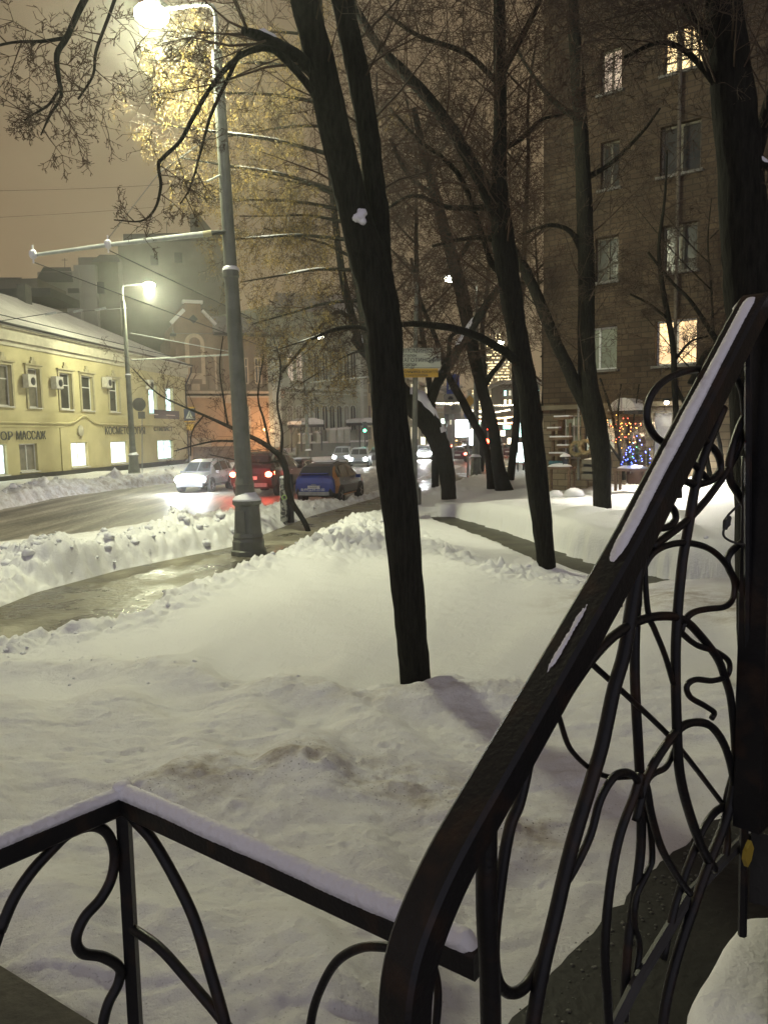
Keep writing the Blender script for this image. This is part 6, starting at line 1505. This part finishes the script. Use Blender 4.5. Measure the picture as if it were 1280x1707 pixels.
s=MB(); sweep_rect(s,HP,.050,.042,PR.n); s.build('handrail',M_iron,rl,smooth=False)
# snow lying along the handrail
def rail_snow(P,side,wd,h0,i0,i1,name,root,ns=9,seed=3,taper=.08,bump=.3,lift=.021,sub=10):
    rnd=random.Random(seed); s=MB(); pts=[]
    for i in range(i0,i1):
        for j in range(sub): pts.append(P[i].lerp(P[i+1],j/sub))
    n=len(pts)
    def smooth_noise(step):
        k=[rnd.uniform(-1,1) for _ in range(int(n/step)+4)]; o=[]
        for i in range(n):
            q=i/step; a0=int(q); t_=q-a0; t_=t_*t_*(3-2*t_); o.append(k[a0]*(1-t_)+k[a0+1]*t_)
        return o
    L_=sum((pts[i+1]-pts[i]).length for i in range(n-1))/(n-1); n1_,n2_,n3_,n4_=smooth_noise(.16/L_),smooth_noise(.035/L_),smooth_noise(.12/L_),smooth_noise(.04/L_)
    base=0; S=Vector(side).normalized()
    for i,p in enumerate(pts):
        t=(pts[min(i+1,n-1)]-pts[max(i-1,0)]).normalized(); N=S.cross(t).normalized()
        if N.z<0: N=-N
        f=min(1,i/(n*taper)+.05,(n-1-i)/(n*taper)+.05)
        wj=wd*(.94+.07*n1_[i]+.04*n2_[i]); hj=h0*f*(1+bump*(n3_[i]+.5*n4_[i]))
        for k in range(ns):
            q=k/(ns-1); x=(q-.5)*wj*(.6+.4*f); z=lift-.002+hj*math.sin(math.pi*min(max(q,.0),1))**.55
            s.v.append(tuple(p+S*(x+rnd.uniform(-.0004,.0004))+N*(z+rnd.uniform(-.0005,.0005))))
    for i in range(n-1):
        for k in range(ns-1):
            a_=i*ns+k; s.f.append((a_,a_+1,a_+ns+1,a_+ns)); s.m.append(0)
        s.f.append((i*ns+ns-1,i*ns,(i+1)*ns,(i+1)*ns+ns-1)); s.m.append(0)
    return s.build(name,M_cap,root,smooth=True)
rail_snow(HP,PR.n,.027,.008,4,26,'snow_strip',rl,seed=4)
rail_snow(HP,PR.n,.012,.004,27,32,'snow_patch',rl,seed=8,taper=.3)
def bar(pts,wpx,off=0.0,k=5,name='scroll_bar',root=None,pl=None,flat=1.0,n=8,mat=None):
    pl=pl or PR; P=catmull([tuple(pl.hit(x,y,off)) for x,y in pts],k); P=[Vector(p) for p in P]
    c=Vector((0,0,CZ)); md=sum(((p-c).dot(fwd) for p in P))/len(P)
    s=MB(); s.tube(P,wpx/F*md*.5,n); return s.build(name,mat or M_iron,root or rl,smooth=True)
O=-.035
B=[([(1200,611),(1186,614),(1147,618),(1108,634),(1084,662),(1078,697),(1090,725),(1112,742),(1150,768),(1180,800)],12,O),
 ([(1226,627),(1237,655),(1240,700),(1231,746),(1214,781),(1182,827),(1147,866),(1110,895),(1087,911)],12,O),
 ([(1165,728),(1179,738),(1196,757),(1201,781),(1188,799),(1163,807),(1140,800),(1125,780)],13,O),
 ([(1095,825),(1108,836),(1122,848),(1126,865),(1114,878),(1094,880),(1080,872)],12,O),
 ([(1205,680),(1188,720),(1179,742),(1161,799),(1147,880),(1137,939),(1129,1027),(1126,1103),(1128,1207),(1133,1290),(1149,1356),(1170,1414),(1190,1450)],17,O),
 ([(1068,960),(1080,932),(1098,915),(1126,906),(1154,906),(1182,915),(1203,932),(1217,953),(1224,975),(1221,999),(1207,1012),(1182,1015),(1158,1020),(1143,1032),(1134,1055)],11,O),
 ([(1250,895),(1231,909),(1217,922),(1212,939),(1222,962),(1236,985)],12,O),
 ([(1075,890),(1063,950),(1052,1020),(1040,1090),(1023,1150),(1004,1240),(985,1305),(962,1380),(946,1439),(925,1530),(905,1613),(888,1710),(878,1800)],25,O),
 ([(1072,900),(1061,1000),(1058,1124),(1064,1248),(1068,1331),(1068,1414),(1058,1497),(1046,1580),(1040,1700)],17,-.07),
 ([(1085,870),(1075,940),(1080,1020),(1091,1050),(1108,1092),(1122,1140)],10,O),
 ([(930,1185),(950,1150),(985,1100),(1021,1062),(1063,1036),(1105,1027),(1140,1034),(1168,1061),(1196,1098),(1208,1130),(1218,1166),(1224,1232),(1226,1300)],15,O),
 ([(1128,1040),(1137,1056),(1162,1076),(1195,1087),(1215,1104),(1212,1126),(1188,1135),(1160,1133),(1145,1143),(1150,1162),(1175,1177),(1190,1188),(1186,1198)],10,O),
 ([(980,1100),(992,1112),(1046,1161),(1112,1224),(1153,1273),(1207,1344)],10,-.06),
 ([(930,1190),(934,1203),(950,1248),(984,1282),(1017,1296),(1050,1296)],9,-.05),
 ([(938,1480),(962,1440),(985,1390),(1000,1335),(1021,1298),(1041,1288),(1060,1298),(1068,1330)],14,O),
 ([(1060,1370),(1075,1306),(1095,1265),(1128,1219),(1153,1205),(1182,1209),(1203,1234),(1215,1265),(1222,1300),(1224,1340)],14,O),
 ([(1128,1235),(1124,1250),(1110,1279),(1087,1292),(1070,1315)],10,-.05),
 ([(1074,1300),(1079,1320),(1087,1364),(1104,1418),(1133,1468),(1150,1490)],13,O),
 ([(1068,1290),(1058,1323),(1033,1393),(1017,1476),(1008,1580),(1012,1662),(1018,1760)],16,O),
 ([(1076,1340),(1083,1373),(1087,1431),(1079,1455),(1060,1497),(1058,1542),(1066,1580),(1056,1650)],11,-.06),
 ([(1244,760),(1243,900),(1240,1000),(1236,1124),(1230,1248),(1220,1330),(1205,1380),(1183,1435),(1155,1515),(1131,1586),(1112,1660),(1100,1740)],17,O),
 ([(1207,1344),(1190,1356),(1174,1379),(1160,1410),(1143,1455),(1124,1515),(1105,1600)],13,-.05),
 ([(1248,680),(1231,715),(1216,765),(1217,799),(1228,820),(1246,850)],13,O),
 ([(838,1262),(812,1340),(811,1394),(811,1519),(816,1612),(818,1706),(820,1800)],36,O),
 ([(892,1215),(868,1330),(852,1372),(841,1425),(832,1490),(824,1560),(824,1610),(832,1640),(849,1656),(870,1650),(890,1625),(915,1575)],20,-.05),
 ([(1222,1290),(1210,1340),(1213,1400),(1206,1440)],12,-.05),
 ([(700,1560),(722,1610),(730,1660),(724,1740)],14,-.045),
 ([(1095,860),(1075,905),(1062,960),(1060,1010)],20,O),
 ([(1033,985),(1015,998),(1035,1010)],6,O)]
for pts,wpx,of in B: bar(pts,wpx,of)
# rust-dark lower stringer with its snow
s=MB(); s.tube([PR.hit(x,y,-.05) for x,y in [(1244,1395),(1150,1492),(1060,1640),(960,1840)]],.011,8); s.build('lower_rail',M_blk,rl)
# corner pillar with snow cap, and a yellow ribbon
pb=PR.hit(1272,540,-.02); Yp=pb.y
pil=thing('railing_pillar','square black iron pillar with lilac snow cap at the top of the handrail','pillar',Vector((pb.x,pb.y,.5)))
zt_=at(1262,535,Yp).z
pc_=PR.hit(1277,560,0.0); xl=pc_.x-.045; Yp=pc_.y-.03; s=MB(); s.box((pc_.x,pc_.y,(zt_+2.0)/2),(.052,.052,zt_-2.0),0,X=PR.d,Y=-PR.n,Z=(0,0,1)); s.build('post',M_iron,pil)
s=MB(); s.box((xl+.05,Yp+.03,zt_+.006),(.068,.068,.014),0,X=PR.d,Y=-PR.n,Z=(0,0,1)); s.build('cap_plate',M_iron,pil)
s=MB(); s.lathe([(.058,.016),(.060,.022),(.052,.032),(.030,.040),(.003,.042)],(xl+.045,Yp+.03,zt_),18); s.build('snow_cap',M_cap,pil,smooth=True)
s=MB(); s.tube([PR.hit(1247,560,-.01),PR.hit(1245,1380,-.01)],.007,6); s.build('corner_rod',M_iron,pil)
rb=[(1246,1400),(1238,1418),(1236,1432),(1240,1444),(1246,1432),(1250,1412)]
s=MB(); s.prism([PR.hit(x,y,-.01) for x,y in rb],PR.n,.008); tag(s.build('yellow_ribbon',pm('yellow_ribbon_cloth',(.35,.25,.02),(.24,.17,.02),9,.7)),'small yellow ribbon tied at the foot of the pillar','ribbon')
def lump(px,py,pl_off,rx,ry,rz_,label,seed,root=None,tilt=0):
    rnd=random.Random(seed); c=PR.hit(px,py,pl_off); s=MB(); s.ball((0,0,0),1,0,12); s.v=[tuple(c+Vector((v[0]*rx*(1+rnd.uniform(-.06,.06)),v[1]*ry,v[2]*rz_*(1+rnd.uniform(-.06,.06))))) for v in s.v]
    o=s.build('snow_lump',M_cap,root,smooth=True)
    if root is None: tag(o,label,'snow lump')
    return o
lump(1246,1368,-.08,.010,.02,.030,'narrow upright snow lump stuck above the yellow ribbon',1)
lump(1272,1415,-.12,.028,.04,.026,'rounded snow lump at the right edge by the pillar foot',2)
lump(1268,1372,-.12,.020,.03,.010,'thin flat snow lump at right edge above the rounded one',3)
# the landing the pillar stands on
q_=PR.hit(1252,1386,-.03); ld=thing('upper_landing','dark concrete landing slab under the railing pillar at the right edge','landing',Vector((q_.x+.6,q_.y+.5,1.0)))
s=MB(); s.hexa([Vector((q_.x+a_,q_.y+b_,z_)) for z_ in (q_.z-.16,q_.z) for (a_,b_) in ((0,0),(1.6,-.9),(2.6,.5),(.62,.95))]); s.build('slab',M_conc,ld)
s=MB(); s.hexa([Vector((q_.x+a_,q_.y+b_,z_)) for z_ in (.62,q_.z-.163) for (a_,b_) in ((.06,.02),(1.6,-.75),(2.5,.4),(.64,.85))]); s.build('side_wall',M_conc,ld)
s=MB(); s.tube([PR.hit(1240,1380,-.03),PR.hit(1237,1560,-.03)],.009,6); s.build('support_bar',M_iron,ld)
# power plug cable hanging from the scrollwork
s=MB(); P=[PR.hit(x,y,.0) for x,y in [(1232,840),(1219,853),(1212,862),(1216,874),(1207,882),(1206,893),(1214,900),(1226,905),(1240,908)]]; s.tube([Vector(q) for q in catmull([tuple(p) for p in P],4)],.0022,5)
cb=thing('hanging_cable','thin black cable with a plug dangling from the right scrollwork','cable',P[0]); s.build('wire',M_blk,cb)
s=MB(); s.tube([PR.hit(1215,862,.0),PR.hit(1211,870,.0),PR.hit(1208,882,.0)],[.005,.007,.004],7); s.build('plug',M_blk,cb)

# low railing on the left
ZR=CZ-.80
cL=gz(-160,1492,ZR); c0=gz(205,1338,ZR); cR=gz(800,1606,ZR)
PL1=Plane(cL,c0); PL2=Plane(c0,cR)
lr=thing('porch_railing','low black porch railing with thick snow along its bent top rail','railing',Vector((c0.x,c0.y,.6)))
P=[cL.lerp(c0,k/8) for k in range(9)]; s=MB(); sweep_rect(s,P,.040,.044,PL1.n); s.build('top_rail',M_iron,lr)
P2=[c0.lerp(cR,k/12) for k in range(13)]; s=MB(); sweep_rect(s,[q+Vector((0,0,.0006)) for q in P2],.040,.044,PL2.n); s.build('top_rail',M_iron,lr)
rail_snow(P,PL1.n,.040,.020,0,8,'snow_strip',lr,seed=14,taper=.01,bump=.08,lift=.022,sub=20,ns=13)
rail_snow(P2,PL2.n,.044,.026,0,12,'snow_strip',lr,seed=15,taper=.02,bump=.08,lift=.022,sub=20,ns=13)
s=MB(); s.ball(c0+Vector((0,0,.036)),.022,0,8,.6); s.build('corner_snow',M_cap,lr,smooth=True)
s=MB(); pb_=Vector((c0.x,c0.y,0)); s.box((c0.x,c0.y,(ZR-.022+.6)/2),(.026,.026,ZR-.022-.6)); s.build('corner_post',M_iron,lr)
for pts,wpx,pl,of in [([(0,1553),(23,1499),(51,1456),(86,1417),(117,1389),(156,1378),(180,1391),(191,1425),(186,1464),(168,1499),(141,1530),(127,1565),(137,1589),(172,1596),(199,1614),(197,1641),(180,1675),(170,1720),(168,1780)],18,PL1,-.0),
    ([(0,1553),(-20,1620),(-30,1720)],18,PL1,-.0),
    ([(215,1348),(223,1366),(254,1401),(293,1468),(324,1534),(348,1612),(375,1707),(388,1790)],19,PL2,0),
    ([(213,1540),(223,1550),(266,1581),(312,1632),(371,1702),(420,1770)],17,PL2,0),
    ([(660,1585),(640,1579),(600,1581),(560,1605),(532,1655),(518,1707),(512,1790)],16,PL2,0)]:
    bar(pts,wpx,of,6,'scroll_bar',lr,pl)
# stone platform edge below the left railing and the stair platform on the right
pe=thing('stone_kerb','dark stone edge of the porch at the lower left corner','kerb',gz(0,1640,1.0))
s=MB(); A=[gz(-260,1470,.98),gz(0,1610,.98),gz(165,1712,.98),gz(330,1860,.98)]; Bq=[gz(-400,1700,.98),gz(-60,1860,.98),gz(60,1990,.98),gz(200,2200,.98)]
low=lambda q: Vector((q.x,q.y,.2))
for i in range(3): s.hexa([low(A[i]),low(A[i+1]),low(Bq[i+1]),low(Bq[i]),A[i],A[i+1],Bq[i+1],Bq[i]])
s.build('slab',pm('dirty_stone',(.06,.052,.036),(.03,.026,.019),3,.8,0,.6,20),pe)
pf=thing('stair_platform','dark wet concrete stair platform below the scrollwork railing','platform',gz(1100,1600,.6))
zp_=.62; E_=[(770,1800),(905,1642),(1012,1528),(1095,1445),(1165,1388),(1262,1322),(1420,1240)]
s=MB(); tp=[gz(x,y,zp_) for x,y in E_]; far_=[gz(2300,1240,zp_),gz(2300,2300,zp_),gz(900,2300,zp_)]; poly=tp+far_
rndp=random.Random(9); dense=[]
for i in range(len(tp)-1):
    for j in range(8): q=tp[i].lerp(tp[i+1],j/8); dense.append(q+Vector((rndp.uniform(-.015,.015),rndp.uniform(-.015,.015),0)))
dense.append(tp[-1]); poly=dense+far_
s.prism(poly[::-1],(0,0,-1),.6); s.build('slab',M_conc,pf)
# broken icy crust along the edge
s=MB(); rndp=random.Random(4)
for k in range(260):
    i=rndp.randrange(len(dense)-1); q=dense[i].lerp(dense[i+1],rndp.random())+Vector((rndp.uniform(-.02,.22),rndp.uniform(-.16,.03),0)); r_=rndp.uniform(.003,.012)
    s.ball((q.x,q.y,zp_+r_*.1),r_,0,4,.5)
c_=s.build('ice_crust',pm('dirty_ice',(.10,.10,.085),(.04,.04,.035),8,.5),pf); c_['kind']='stuff'
# snow heaped on the lower step at the bottom right
st=thing('snowy_step','step block covered by a smooth lilac snow slab at bottom right corner','step',gz(1230,1650,1.3))
zs_=1.42; C=[gz(1146,1700,zs_),gz(1222,1572,zs_),gz(1262,1548,zs_),gz(1420,1560,zs_),gz(1480,1900,zs_),gz(1160,1900,zs_)]
s=MB(); s.prism([q-UP*.05 for q in C][::-1],(0,0,-1),.80); s.build('step',M_conc,st)
s=MB(); n=26; cen=sum(C,Vector())/len(C); ringp=[]
cc=[Vector(q) for q in catmull([tuple(q) for q in C+[C[0]]],6)]
m=len(cc); L=[(1.0,-.05),(1.015,-.02),(1.0,.01),(.95,.035),(.85,.05),(.6,.058),(.3,.06),(.02,.06)]
rndp=random.Random(2)
for (f,z) in L:
    for q in cc: v=cen.lerp(q,f); s.v.append((v.x,v.y,v.z+z+.004*math.sin(v.x*31+v.y*17)))
for i in range(len(L)-1):
    for k in range(m-1): a_=i*m+k; s.f.append((a_,a_+1,a_+m+1,a_+m)); s.m.append(0)
s.build('snow_slab',M_cap,st,smooth=True)
# ================================================================ winter haze
hz=MB(); hz.box((-5,400/2,33),(330,470,74.0)); 
for i,v in enumerate(hz.v): pass
HZ,t,b=nodes_of('haze_air'); t.nodes.remove(b)
vol=t.nodes.new('ShaderNodeVolumePrincipled'); vol.inputs['Color'].default_value=(.95,.96,.92,1); vol.inputs['Density'].default_value=.0016; vol.inputs['Anisotropy'].default_value=.82
t.links.new(vol.outputs[0],t.nodes['Material Output'].inputs['Volume'])
ho=hz.build('haze',HZ,recenter=False); ho['kind']='stuff'; ho['label']='thin winter haze filling the street'
